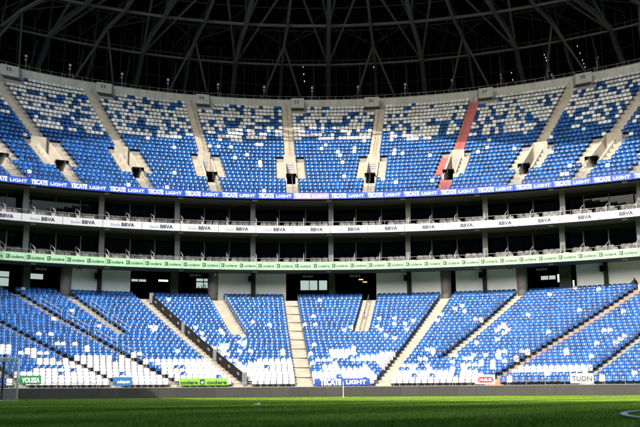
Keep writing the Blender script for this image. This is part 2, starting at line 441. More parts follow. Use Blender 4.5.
# black balustrade beside the C stairs: panels with a pale mark, grey posts
ac = byk['C']
for j0, j1 in ((1.5, 8.2), (8.8, 17.2), (17.8, 27.6)):
    n = 4 if j1 - j0 > 9 else 3
    for k in range(n):
        qa, qb = j0 + (j1 - j0) * k / n, j0 + (j1 - j0) * (k + 1) / n - .06
        m_ = MB(); A = P(ac.X(qa) + .75, Yl(qa), Zl(qa)); B = P(ac.X(qb) + .75, Yl(qb), Zl(qb))
        m_.hexa([(A[0] - .04, A[1], A[2] - .1), (A[0] + .04, A[1], A[2] - .1), (B[0] + .04, B[1], B[2] - .1), (B[0] - .04, B[1], B[2] - .1),
                 (A[0] - .04, A[1], A[2] + .85), (A[0] + .04, A[1], A[2] + .85), (B[0] + .04, B[1], B[2] + .85), (B[0] - .04, B[1], B[2] + .85)])
        pnl = m_.build('balustrade_panel', M['balus'], ls)
        m_ = MB(); c = [(A[i] + B[i]) / 2 for i in range(3)]; d = [(B[i] - A[i]) * .13 for i in range(3)]
        vs = []
        for sx in (-.075, -.055):
            for t in range(10):
                an = 2 * math.pi * t / 10; vs.append((c[0] + sx + d[0] * math.cos(an), c[1] + d[1] * math.cos(an), c[2] + .5 + d[2] * math.cos(an) + .13 * math.sin(an)))
        m_.add(vs, [tuple(range(10)), tuple(range(19, 9, -1))] + [(t, (t + 1) % 10, 10 + (t + 1) % 10, 10 + t) for t in range(10)])
        m_.build('pale_emblem', M['column'], pnl)
for j in (1.2, 8.5, 17.5, 27.9):
    A = P(ac.X(j) + .75, Yl(j), Zl(j)); m_ = MB(); m_.box((A[0], A[1], A[2] + .45), (.42, .42, 1.1)); m_.build('balustrade_post', M['column'], ls)
# low front rail behind the ledge
m_ = MB()
xs = xr(-50, 50, 1.5)
m_.tube([P(x, 78.1, 1.24) for x in xs], .022, 5)
for x in xs: m_.tube([P(x, 78.1, .87), P(x, 78.1, 1.25)], .018, 5)
m_.build('front_rail', M['steelpale'], ls)

# ------------------------------------------------------------------ upper stand
us = empty('upper_stand'); tag(us, 'steep top tier of terracing with blue and white seats under the black roof', 'stand')
PW = .62
def holes(j):
    return [(a.X(j + .5) - PW - .12, a.X(j + .5) + PW + .12) for a in upper] if VJ0 <= j < VJ1 else []
terrace(Yu, Zu, NU, -54, 54, holes).build('terrace', M['concrete'], us)
for a in upper:
    stair_run(a, Yu, Zu, 0, VJ0, 1.35).build('stairs', M[a.m], us)
    stair_run(a, Yu, Zu, VJ1, NU, a.w).build('stairs', M[a.m], us)
    for sd in (-1, 1):
        mm = M['red'] if (a.m == 'red' and sd < 0) else M['stairs']
        stair_run(a, Yu, Zu, VJ0, VJ1, .95, sd * (PW + .12 + .48)).build('stairs', mm, us)
    # the entrance between the flights: side walls, lintel, dark passage
    yA, yB = Yu(VJ0), Yu(VJ1); zf = Zu(VJ0 - 1); zt = Zu(VJ1) + .25
    ent = MB(); X0, X1 = a.X(VJ0), a.X(VJ1)
    for sd in (-1, 1):
        q = []
        for z0, z1 in ((zf - .1, zf - .1), (Zu(VJ0) + .1, zt - .1)):
            q += [P(X0 + sd * PW - .11, yA - .15, z0), P(X0 + sd * PW + .11, yA - .15, z0), P(X1 + sd * PW + .11, yB, z1), P(X1 + sd * PW - .11, yB, z1)]
        ent.hexa(q)
    e = ent.build('entrance_walls', M['stairs'], us)
    m_ = MB(); zl = zf + 1.45; xq = a.X(VJ1 - .2)
    q = []
    for z in (zl, zt + .02):
        q += [P(X1 - PW - .1, yB - .9, z), P(X1 + PW + .1, yB - .9, z), P(X1 + PW + .1, yB + .04, z), P(X1 - PW - .1, yB + .04, z)]
    m_.hexa(q); lint = m_.build('entrance_lintel', M['stairs'], us)
    m_ = MB(); zc = (zl + zt) / 2 + .1
    for k in range(3):
        q = []
        for z in (zc - .28 + k * .27, zc - .17 + k * .27):
            q += [P(X1 - PW * .75, yB - .93, z), P(X1 + PW * .75, yB - .93, z), P(X1 + PW * .75, yB - .905, z), P(X1 - PW * .75, yB - .905, z)]
        m_.hexa(q)
    m_.build('lintel_louvre', M['inkpale'], lint)
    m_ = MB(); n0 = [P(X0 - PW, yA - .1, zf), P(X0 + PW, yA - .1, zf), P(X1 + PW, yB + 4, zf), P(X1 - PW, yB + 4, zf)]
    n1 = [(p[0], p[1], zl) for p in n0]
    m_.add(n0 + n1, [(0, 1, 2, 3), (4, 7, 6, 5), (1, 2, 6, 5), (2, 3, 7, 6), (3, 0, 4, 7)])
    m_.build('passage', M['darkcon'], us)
    m_ = MB(); pts = [P(a.X(j) + .05, Yu(j), Zu(j)) for j in (0, 2, VJ0 - .4)]; rail_section(m_, pts, .95, .022); m_.build('stair_handrail', M['rail'], us)
    m_ = MB(); pts = [P(a.X(j), Yu(j), Zu(j)) for j in (VJ1 + .6, 16, NU - 1)]; rail_section(m_, pts, .95, .02); m_.build('stair_handrail', M['rail'], us)
m_ = MB(); m_.sweep(xr(-56, 56, 1.5), [(0, 118.0, 37.2), (0, 117.75, 40.15), (0, 118.05, 40.15), (0, 120.5, 39.6), (0, 120.5, 37.2)]); m_.build('parapet', M['parapet'], us)
m_ = MB(); m_.sweep(xr(-54, 54, 1.5), [(0, 97.25, 21.55), (0, 97.25, 22.2), (0, 97.76, 22.2), (0, 97.76, 21.55)]); m_.build('front_kerb', M['concrete'], us)
m_ = MB()
m_.sweep(xr(-54, 54, 1.0), [(0, 97.36, 22.2), (0, 97.36, 23.05), (0, 97.39, 23.05), (0, 97.39, 22.2)]); m_.build('front_guard', M['guard'], us)
# numbered blocks at the head of each flight
for a in upper:
    if not a.key: continue
    x0 = a.X(NU - 1) + .62; x1 = x0 + 1.75
    if a.key == '36': x0 += -2.7; x1 = x0 + 2.0
    zb, zt = 38.6, 39.95
    m_ = MB(); q = []
    for z in (zb, zt):
        q += [P(x0, 116.5, z), P(x1, 116.5, z), P(x1, 118.3, z), P(x0, 118.3, z)]
    m_.hexa(q); blk = m_.build('number_block', M['block'], us); tag(blk, f'pale concrete block painted with the number {a.key}')
    xm = (x0 + x1) / 2 - .1; m_ = MB()
    A = P(x0, 116.5, 0); B = P(x1, 116.5, 0); ux, uy = (B[0] - A[0]) / (x1 - x0), (B[1] - A[1]) / (x1 - x0); ln = math.hypot(ux, uy); ux /= ln; uy /= ln
    put_text(m_, a.key, .12, .82, 0, .44, lambda x, y: (P(xm, 116.5, 0)[0] + ux * (x - .5) + uy * .03, A[1] + (xm - x0) * uy / max(ux, .01) + uy * (x - .5) - ux * .03, zt - .72 + y), .02)
    m_.build('number', M['inknavy'], blk)
# fence along the rim
fe = empty('rim_fence'); tag(fe, 'dark post and rail fence along the top of the concrete parapet', 'fence')
xs = xr(-48, 48, 1.15)
for x in xs:
    m_ = MB(); A = P(x, 118.6, 40.0); m_.tube([A, (A[0], A[1], A[2] + .95)], .032, 5); m_.build('fence_post', M['mullion'], fe)
m_ = MB(); m_.tube([P(x, 118.6, 40.9) for x in xs], .02, 5); m_.tube([P(x, 118.6, 40.5) for x in xs], .014, 5); m_.build('fence_rail', M['mullion'], fe)

# ------------------------------------------------------------------ suites (two balconies) and ribbons
pane_px = [253 - 25.2 * k for k in range(13, 0, -1)] + [253, 278.6, 305.4, 331] + [331 + 25.7 * k for k in range(1, 15)]
THICK = {253, 331}
def suite(name, label, zs, zfloor, Ytop, key):
    t = empty(name); tag(t, label, 'balcony')
    X = [solveX(p, 99.9, zfloor + 1) for p in pane_px]
    i253 = pane_px.index(253)
    m_ = MB(); m_.sweep(xr(-50, 50, 1.5), [(0, 97.25, zs), (0, 97.25, zfloor - .03), (0, 98.95, zfloor), (0, 98.95, zfloor + .42), (0, 100.05, zfloor + .42), (0, 100.05, zfloor + .85), (0, 108, zfloor + .85), (0, 108, zfloor + .6), (0, 101.0, zfloor + .6), (0, 100.9, zs + .1)])
    m_.build('floor_slab', M['slab'], t)
    m_ = MB(); m_.sweep(xr(-50, 50, 1.5), [(0, 107.5, zfloor + .8), (0, 107.5, Ytop + (1.1 if key == 'l' else .2)), (0, 108.2, Ytop + (1.1 if key == 'l' else .2)), (0, 108.2, zfloor + .8)]); m_.build('back_wall', M['suitewall'], t)
    m_ = MB(); m_.sweep(xr(-50, 50, 1.5), [(0, 101.05, Ytop - .42), (0, 101.05, Ytop + .25), (0, 101.5, Ytop + .25), (0, 101.5, Ytop - .42)]); m_.build('header_beam', M['soffit'], t)
    zg0, zg1 = zfloor + .85, Ytop - .42
    for i in range(len(X) - 1):
        m_ = MB(); m_.sweep(xr(X[i] + .06, X[i + 1] - .06, 1.0), [(0, 101.2, zg0), (0, 101.2, zg1), (0, 101.215, zg1), (0, 101.215, zg0)]); m_.build('window_pane', M['glass'], t)
    for i, x in enumerate(X):
        thick = (i - i253) % 3 == 0
        tx, n_ = tan_(x), nrm(x)
        if thick:
            A = off(x, 99.5, 0, 0); m_ = MB(); m_.box((A[0], A[1], (zfloor + Ytop) / 2 + .1), (.55, .5, Ytop - zfloor + .4), (tx, n_)); m_.build('column', M['column'], t)
        else:
            A = P(x, 101.2, 0); m_ = MB(); m_.box((A[0], A[1], (zg0 + zg1) / 2), (.12, .14, zg1 - zg0), (tx, n_)); m_.build('mullion', M['mullion'], t)
        # pale steps and a sloping rail dividing one box from the next
        xa = x + (.55 if thick else .1)
        m_ = MB()
        for d, z, h in ((2.45, zfloor, .22), (1.45, zfloor, .64), (.55, zfloor + .42, .43)):
            m_.box(off(xa, 100.2, d * -n_[1], z + h / 2), (.62, 1.0 * -n_[1], h), (tx, n_))
        m_.build('step_block', M['stairs'], t)
        m_ = MB(); q = []
        for h in (-.2, .5):
            for xx, d, z in ((xa - .36, .1, zfloor + .95), (xa - .27, .1, zfloor + .95), (xa - .27, 2.8, zfloor), (xa - .36, 2.8, zfloor)): q.append(off(xx, 100.2, d * -n_[1], z + h))
        m_.hexa(q); m_.build('side_wall', M['stairs'], t)
        m_ = MB(); p = [off(xa - .31, 100.2, d * -n_[1], z) for d, z in ((.1, zfloor + .85), (1.5, zfloor + .42), (2.8, zfloor))]
        rail_section(m_, p, 1.1, .038); m_.build('stair_rail', M['steelpale'], t)
        if i < len(X) - 1:
            xm = x * .62 + X[i + 1] * .38; A = P(xm, 107.35, 0); m_ = MB(); m_.box((A[0], A[1], zfloor + 1.9), (.95, .12, 2.1), (tan_(xm), nrm(xm))); m_.build('door', M['door'], t)
            xm = x * .25 + X[i + 1] * .75; A = P(xm, 102.6 + (i % 3) * .5, 0); m_ = MB(); m_.box((A[0], A[1], zfloor + 1.75), (1.3, .5, .08), (tan_(xm), nrm(xm))); m_.box((A[0], A[1], zfloor + 1.28), (.3, .3, .9), (tan_(xm), nrm(xm))); m_.build('counter_table', M['door'], t)
            if key == 'l' and pane_px[i] in (567.65 - .35, 331 + 25.7 * 9):
                m_ = MB(); xs_ = xr(x + .3, X[i + 1] - .3, .12); m_.sweep(xs_, [(0, 101.6, zg0 + .1), (0, 101.6, zg1 - .2), (0, 101.7, zg1 - .2), (0, 101.7, zg0 + .1)]); m_.build('seat_reflection', M['seat_reflection'], t)  # blue sheet standing in for seats reflected in the glass
        if i % 2 == 0:
            A = P(x, 104.6, 0); m_ = MB(); m_.box((A[0], A[1], (zg0 + zg1) / 2 + .1), (.12, 5.6, zg1 - zg0 + .5), (tx, n_)); m_.build('partition', M['darkcon'], t)
    m_ = MB(); m_.tube([P(x, 97.55, zfloor + .95) for x in xr(-48, 48, 1.2)], .014, 5)
    for x in xr(-48, 48, 2.4): m_.tube([P(x, 97.55, zfloor - .06), P(x, 97.55, zfloor + .96)], .014, 5)
    m_.build('front_rail', M['steelpale'], t)
    return X
m_ = MB(); m_.sweep(xr(-52, 52, 1.5), [(0, 97.24, 21.55), (0, 97.24, 21.9), (0, 108.4, 21.9), (0, 108.4, 21.55)]); m_.build('under_slab', M['slab'], us)
XU = suite('suite_balcony', 'upper row of glazed boxes between the blue and the white fascia', 17.66, 18.1, 21.55, 'u')
XL = suite('suite_balcony', 'lower row of glazed boxes above the pale green fascia', 13.55, 13.98, 17.66, 'l')

def ribbon(name, label, z0, z1, Dc, px_joint, step, draw):
    t = empty(name); tag(t, label, 'ribbon board')
    xj = solveX(px_joint, Dc, z1); l0 = arc(xj)
    for k in range(-11, 11):
        a, b_ = l0 + k * step, l0 + (k + 1) * step - .045
        xs = [xof(a + (b_ - a) * i / 4) for i in range(5)]
        pm, items = draw(k)
        m_ = MB(); m_.sweep(xs, [(0, Dc, z0), (0, Dc, z1), (0, Dc + .22, z1), (0, Dc + .22, z0)])
        pnl = m_.build('fascia_panel', M[pm], t)
        for (txt, f0, f1, h0, h1, ink, bold) in items:
            m_ = MB(); mp = lambda x, y: off(xof(x), Dc, .02, y)
            if txt == '#':          # square emblem with a light centre
                for (e, dd) in ((0, 0),):
                    u0, u1 = a + f0 * step, a + f1 * step; y0, y1 = z0 + h0 * (z1 - z0), z0 + h1 * (z1 - z0)
                    m_.add([mp(u0, y0), mp(u1, y0), mp(u1, y1), mp(u0, y1)], [(0, 1, 2, 3)])
                    sq = m_.build('emblem', M[ink], pnl)
                    m_ = MB(); um, ym = (u0 + u1) / 2, (y0 + y1) / 2; r = (y1 - y0) * .27
                    ring = []
                    for q in range(13):
                        an = math.radians(50 + q * 260 / 12); ring += [(um + r * math.cos(an), ym + r * math.sin(an)), (um + r * .5 * math.cos(an), ym + r * .5 * math.sin(an))]
                    m_.add([off(xof(x), Dc, .03, y) for x, y in ring], [(2 * q, 2 * q + 1, 2 * q + 3, 2 * q + 2) for q in range(12)])
                    m_.build('emblem_ring', M[pm], pnl)
                continue
            put_text(m_, txt, a + f0 * step, a + f1 * step, z0 + h0 * (z1 - z0), (h1 - h0) * (z1 - z0), mp, bold)
            m_.build('lettering', M[ink], pnl)
    return t
ribbon('ribbon_board', 'bright blue ribbon board with white capital lettering below the top tier', 21.58, 22.26, 97.0, 257, 4.05,
       lambda k: ('ledlav' if k == 1 else 'ledblue', [('TECATE', .05, .46, .17, .85, 'inkwhite', .045), ('LIGHT', .53, .95, .22, .70, 'inkwhite', .02)]))
ribbon('ribbon_board', 'white fascia printed in navy between the two rows of glazed boxes', 17.70, 18.50, 97.0, 256, 4.12,
       lambda k: ('panelwhite', [('Estadio', .20, .44, .28, .62, 'inkpale', 0), ('BBVA', .47, .80, .28, .76, 'inknavy', .03)]))
ribbon('ribbon_board', 'pale green ribbon board with dark lettering above the white concourse walls', 13.60, 14.47, 97.0, 257, 4.05,
       lambda k: ('ledgreen', [('#', .035, .125, .28, .76, 'inkdark', 0), ('codere', .15, .46, .32, .68, 'inkdark', .02),
                               ('#', .535, .625, .28, .76, 'inkdark', 0), ('codere', .65, .96, .32, .68, 'inkdark', .02)]))
# small white fittings under each fascia
for nm, z, row in (('top', 21.55, 'blue'), ('mid', 17.66, 'white'), ('low', 13.54, 'pale green')):
    n = 0
    for p in [253 - 74 * k for k in range(3, 0, -1)] + [253] + [327 + 74 * k for k in range(5)]:
        x = solveX(p + 2, 97.6, z)
        if abs(x) > 36: continue
        n += 1; A = P(x, 97.65, z - .07); m_ = MB(); m_.box(A, (.55, .3, .13), (tan_(x), nrm(x)))
        m_.box((A[0], A[1], z + .02), (.12, .12, .14), (tan_(x), nrm(x)))
        tag(m_.build('soffit_lamp', M['lampwhite']), f'small white lamp box under the {row} fascia, {ordn(n)} from the left', 'lamp', 'lamp boxes under the fascias')

# ------------------------------------------------------------------ concourse behind the lower stand
ZC = 10.55
YW = 100.5
def Xc(px, Y=YW, z=12.2): return solveX(px, Y, z)
cw = empty('concourse_wall'); tag(cw, 'back of the lower tier with white wall panels between dark openings', 'wall')
for a, b_ in ((-60, -8), (69, 97), (101.5, 130), (217, 251), (255.5, 286), (376.5, 407), (411.5, 443), (456, 482.5), (487, 519), (577, 604), (608.5, 668)):
    m_ = MB(); m_.sweep(xr(Xc(a), Xc(b_), 1.0), [(0, YW, ZC - .3), (0, YW, 13.62), (0, YW + .2, 13.62), (0, YW + .2, ZC - .3)]); m_.build('wall_panel', M['wallwhite'], cw)
for p in (99.2, 253.2, 409.3, 484.8, 606.3):
    x = Xc(p); A = off(x, YW, .12, 12.1); m_ = MB(); m_.box(A, (.42, .4, 3.6), (tan_(x), nrm(x))); m_.build('steel_column', M['steeldark'], cw)
for p, sd in ((66, -1), (213, -1), (446, 1), (522, 1)):
    x = Xc(p); A = off(x, YW, -.1, 0); m_ = MB(); m_.tube([(A[0], A[1], ZC - .3), (A[0], A[1], 13.9)], .55, 20, .62); m_.build('round_wall_end', M['concrete'], cw, True)
for p, wd in ((26, .7), (174, .85), (332, .75), (566, 1.3), (-20, .8)):
    x = Xc(p, 102.2); A = P(x, 102.2, 12.1); m_ = MB(); m_.box(A, (wd, .8, 3.6), (tan_(x), nrm(x))); m_.build('concrete_pier', M['slab'], cw)
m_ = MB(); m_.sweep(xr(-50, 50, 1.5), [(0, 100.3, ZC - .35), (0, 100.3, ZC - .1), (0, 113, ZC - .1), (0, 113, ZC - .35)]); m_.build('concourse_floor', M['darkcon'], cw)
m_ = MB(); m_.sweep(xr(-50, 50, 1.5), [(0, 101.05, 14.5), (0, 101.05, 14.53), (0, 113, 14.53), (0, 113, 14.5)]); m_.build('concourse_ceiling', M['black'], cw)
# rear wall with window openings to daylight
YB = 105.5
win = [(-30, 9, 270, 285), (29, 43, 273.5, 279), (131, 146, 279, 281.5), (158, 168, 279.5, 281.5), (196, 211, 277.5, 288), (300.5, 327, 273, 290), (541, 556, 275.5, 279.5), (557.5, 560, 274, 282), (572.5, 574.5, 280, 286)]
rects = []
for a, b_, y0, y1 in win:
    rects.append((solveX(a, YB, 13), solveX(b_, YB, 13), max(Zat((a + b_) / 2, y1, YB), ZC), min(Zat((a + b_) / 2, y0, YB), 14.4)))
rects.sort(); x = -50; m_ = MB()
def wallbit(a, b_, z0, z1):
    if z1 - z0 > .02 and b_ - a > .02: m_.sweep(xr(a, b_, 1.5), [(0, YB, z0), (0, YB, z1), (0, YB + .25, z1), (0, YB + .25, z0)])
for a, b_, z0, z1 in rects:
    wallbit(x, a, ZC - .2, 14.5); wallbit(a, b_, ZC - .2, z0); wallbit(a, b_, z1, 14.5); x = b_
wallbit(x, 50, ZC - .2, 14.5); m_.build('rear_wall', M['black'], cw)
for (a, b_, z0, z1) in rects:
    if b_ - a < 1.2: continue
    m_ = MB(); n = max(1, round((b_ - a) / .95))
    for k in range(1, n):
        q = a + (b_ - a) * k / n; A = P(q, YB - .05, (z0 + z1) / 2); m_.box(A, (.09 if k % 2 else .2, .1, z1 - z0 + .1), (tan_(q), nrm(q)))
    if z1 - z0 > .9:
        m_.sweep(xr(a - .05, b_ + .05, 1.5), [(0, YB - .11, (z0 * .42 + z1 * .58) - .06), (0, YB - .11, (z0 * .42 + z1 * .58) + .06), (0, YB - .02, (z0 * .42 + z1 * .58) + .06), (0, YB - .02, (z0 * .42 + z1 * .58) - .06)])
    if m_.v: m_.build('window_frame', M['black'], cw)
    m_ = MB(); m_.sweep(xr(a - .03, b_ + .03, 1.5), [(0, YB + .1, z0 - .03), (0, YB + .1, z1 + .03), (0, YB + .12, z1 + .03), (0, YB + .12, z0 - .03)]); m_.build('window_glass', M['winglass'], cw)
# slanting stair flank seen through the opening beside the balustrade head
m_ = MB()
for k in range(5):
    x0 = solveX(197 + k * 3, 104, 12); A = P(x0, 104, 11.0 + .12 * k); m_.beam([A, (A[0] - .55, A[1], A[2] + 1.25)], .09, .09)
A = P(solveX(196, 104, 12), 104, 10.95); B = P(solveX(211, 104, 12), 104, 11.5); m_.beam([A, B], .1, .1)
tag(m_.build('stair_railing', M['lampwhite']), 'slanting white railing inside the dark opening below the exit sign', 'railing')
def exit_sign(px, label):
    x = Xc(px, 100.0, 13.3); t = empty('exit_sign'); tag(t, label, 'sign', 'exit signs over the openings')
    A = P(x, 99.6, 13.22); m_ = MB(); m_.box(A, (1.55, .08, .42), (tan_(x), nrm(x)))
    m_.box((A[0], A[1], 13.5), (.06, .05, .3), (tan_(x), nrm(x))); m_.build('sign_board', M['black'], t)
    m_ = MB(); tx, n_ = tan_(x), nrm(x)
    put_text(m_, 'SALIDA', -.6, .6, -.12, .25, lambda u, v: (A[0] + tx[0] * u + n_[0] * .05, A[1] + tx[1] * u + n_[1] * .05, A[2] + v), .02)
    m_.build('lettering', M['signgrey'], t)
exit_sign(42.5, 'dark exit sign over the opening nearest the goal'); exit_sign(196, 'dark exit sign over the opening beside the black balustrade')
exit_sign(308, 'dark exit sign over the bright window at the wide central stairs'); exit_sign(355, 'dark exit sign over the dark opening right of the bright window')
exit_sign(541, 'dark exit sign over the opening left of the orange stairs')
for p, y, nm in ((96, 276, 'left of the black balustrade'), (250, 279, 'between the balustrade and the central stairs'), (406, 278, 'just right of the dark central opening'), (481.5, 275, 'left of the rightmost exit sign'), (603, 268.5, 'on the far right column')):
    x = Xc(p); A = off(x, YW, .45, Zat(p, y, YW - .4)); t = empty('wall_speaker')
    tag(t, f'black speaker on the white wall column, {nm}', 'speaker', 'speakers on the concourse columns')
    m_ = MB(); m_.box(A, (.42, .36, .58), (tan_(x + 0), nrm(x))); m_.build('speaker_box', M['black'], t)
    B = off(x + .3, YW, .2, A[2]); m_ = MB(); m_.tube([A, B], .05, 6); m_.build('bracket', M['steeldark'], t)
for p, y, nm in ((79, 271.5, 'left'), (217, 272.5, 'beside the central white walls'), (511, 266.5, 'right')):
    x = solveX(p, 99, 13.3); A = P(x, 99, 13.32); t = empty('spotlight')
    tag(t, f'small white spotlight pair hung under the pale green fascia, {nm}' if nm != 'left' and nm != 'right' else f'small white spotlight pair under the pale green fascia, {nm}most of three', 'spotlight', 'spotlights under the green fascia')
    for q in (-.2, .2):
        m_ = MB(); m_.tube([(A[0] + q, A[1] + .12, A[2] - .02), (A[0] + q, A[1] - .12, A[2] - .1)], .1, 10, .14); m_.build('lamp_head', M['lampwhite'], t)
    m_ = MB(); m_.box((A[0], A[1] + .05, A[2] + .1), (.5, .05, .05)); m_.box((A[0], A[1] + .05, A[2] + .3), (.05, .05, .45)); m_.build('bracket', M['steeldark'], t)
for k, (p, y) in enumerate(((361, 279.5), (365, 282))):
    A = P(solveX(p, 104, 12.5), 104, Zat(p, y, 104)); t = empty('ceiling_lamp'); tag(t, f"{'upper' if k == 0 else 'lower'} small warm lamp glowing in the dark central opening", 'lamp')
    m_ = MB(); m_.box(A, (.5, .2, .09)); m_.build('lamp_glass', M['yellow'], t); m_ = MB(); m_.tube([(A[0], A[1], A[2] + .03), (A[0], A[1], 14.5)], .02, 5); m_.build('hanger', M['black'], t)

# ------------------------------------------------------------------ seats
GAP_SHADE = []
def seat_mesh(chair=False):
    v, f = [], []
    hw = .30 if chair else .243
    nx, nz = 7, 6
    def sheet(pts_front, pts_back, nx, nz):
        o = len(v); v.extend(pts_front); v.extend(pts_back); n = nx * nz
        for r in range(nz - 1):
            for c in range(nx - 1):
                a = o + r * nx + c; f.append((a, a + 1, a + 1 + nx, a + nx)); f.append((a + n, a + nx + n, a + 1 + nx + n, a + 1 + n))
        per = list(range(nx)) + [r * nx + nx - 1 for r in range(1, nz)] + [(nz - 1) * nx + c for c in range(nx - 2, -1, -1)] + [r * nx for r in range(nz - 2, 0, -1)]
        for i in range(len(per)):
            a, b_ = per[i], per[(i + 1) % len(per)]; f.append((o + b_, o + a, o + a + n, o + b_ + n))
    fr, bk = [], []
    z0, z1 = (.44, 1.0) if chair else (.36, .87)
    for r in range(nz):
        t = r / (nz - 1); z = z0 + (z1 - z0) * t
        for c in range(nx):
            u = -1 + 2 * c / (nx - 1); k = 1 - .17 * (max(0, t - .55) / .45) ** 2 - (.0 if chair else .13 * min(1, max(0, .62 - t) / .35))
            y = .17 + (.13 * t + .02 * math.sin(t * 3.1) - .055 * u * u if chair else .02 * t + .02 * t * t + .135 * t * t * t - .08 * u * u)
            zz = z - (.035 * u * u if r == nz - 1 else 0)
            fr.append((u * hw * k, y, zz)); bk.append((u * hw * k, y + (.09 if chair else .035), zz))
    sheet(fr, bk, nx, nz)
    fr, bk = [], []
    for r in range(4):
        t = r / 3; y = .20 - .42 * t
        for c in range(4):
            u = -1 + 2 * c / 3; z = .43 - .035 * (1 - u * u) * (1 - t) - (.07 if r == 3 else 0) + (.02 if chair else 0)
            fr.append((u * hw * .97, y, z)); bk.append((u * hw * .95, y + .01, z - (.12 if chair else .05)))
    sheet(fr, bk, 4, 4)
    def bx(x0, x1, y0, y1, za, zb):
        o = len(v); v.extend([(x, y, z) for z in (za, zb) for x, y in ((x0, y0), (x1, y0), (x1, y1), (x0, y1))])
        f.extend([tuple(o + i for i in q) for q in ((3, 2, 1, 0), (4, 5, 6, 7), (0, 1, 5, 4), (1, 2, 6, 5), (2, 3, 7, 6), (3, 0, 4, 7))])
    bx(-.05, .05, .06, .24, 0, .42)
    if chair:
        bx(-hw - .05, -hw + .03, -.18, .24, .40, .66); bx(hw - .03, hw + .05, -.18, .24, .40, .66)
    else:
        bx(-hw * .8, hw * .8, .19, .23, .33, .42)
        GAP_SHADE.append(len(v)); bx(-.28, -.215, .10, .21, .30, .63); bx(.215, .28, .10, .21, .30, .63)  # dark end blocks: shade between neighbouring seats, put into their tint
    return np.array(v, float), f
SV, SF = seat_mesh(); CV, CF = seat_mesh(True)
def one_mesh(name, verts, faces, m, tint):
    me = bpy.data.meshes.new(name); me.from_pydata([tuple(p) for p in verts], [], faces); me.update(); me.shade_smooth()
    at = me.attributes.new('tint', 'FLOAT', 'POINT'); tv = np.full(len(verts), tint, np.float32)
    if verts is SV: tv[GAP_SHADE[0]:] *= .2
    at.data.foreach_set('value', tv); me.materials.append(m); return me
def mass_mesh(name, base, faces, m, places, tints):
    """many seats in one mesh; places = rows of (x, y, z, angle)"""
    n = len(places); k = len(base); pl = np.array(places)
    c, s_ = np.cos(pl[:, 3])[:, None], np.sin(pl[:, 3])[:, None]
    V_ = np.empty((n, k, 3)); V_[:, :, 0] = base[:, 0] * c - base[:, 1] * s_ + pl[:, 0:1]; V_[:, :, 1] = base[:, 0] * s_ + base[:, 1] * c + pl[:, 1:2]; V_[:, :, 2] = base[:, 2] + pl[:, 2:3]
    me = bpy.data.meshes.new(name)
    lens = np.array([len(q) for q in faces]); idx = np.concatenate([np.array(q) for q in faces])
    me.vertices.add(n * k); me.vertices.foreach_set('co', V_.ravel())
    L_ = (idx[None, :] + (np.arange(n) * k)[:, None]).ravel(); me.loops.add(len(L_)); me.loops.foreach_set('vertex_index', L_.astype(np.int32))
    ln = np.tile(lens, n); st = np.concatenate([[0], np.cumsum(ln)[:-1]]); me.polygons.add(len(ln)); me.polygons.foreach_set('loop_start', st.astype(np.int32))
    me.update(calc_edges=True); me.validate(); me.shade_smooth()
    at = me.attributes.new('tint', 'FLOAT', 'POINT'); tv = np.repeat(np.array(tints, np.float32), k)
    if base is SV: tv.reshape(n, k)[:, GAP_SHADE[0]:] *= .2
    at.data.foreach_set('value', tv); me.materials.append(m)
    o = bpy.data.objects.new(name, me); C.objects.link(o); return o
TINTS = {'blue': (.70, .88, 1.0, 1.14, 1.38), 'white': (.74, .83, .91, .98, 1.05), 'chair': (.7, .9, 1.1, 1.5, 2.0)}

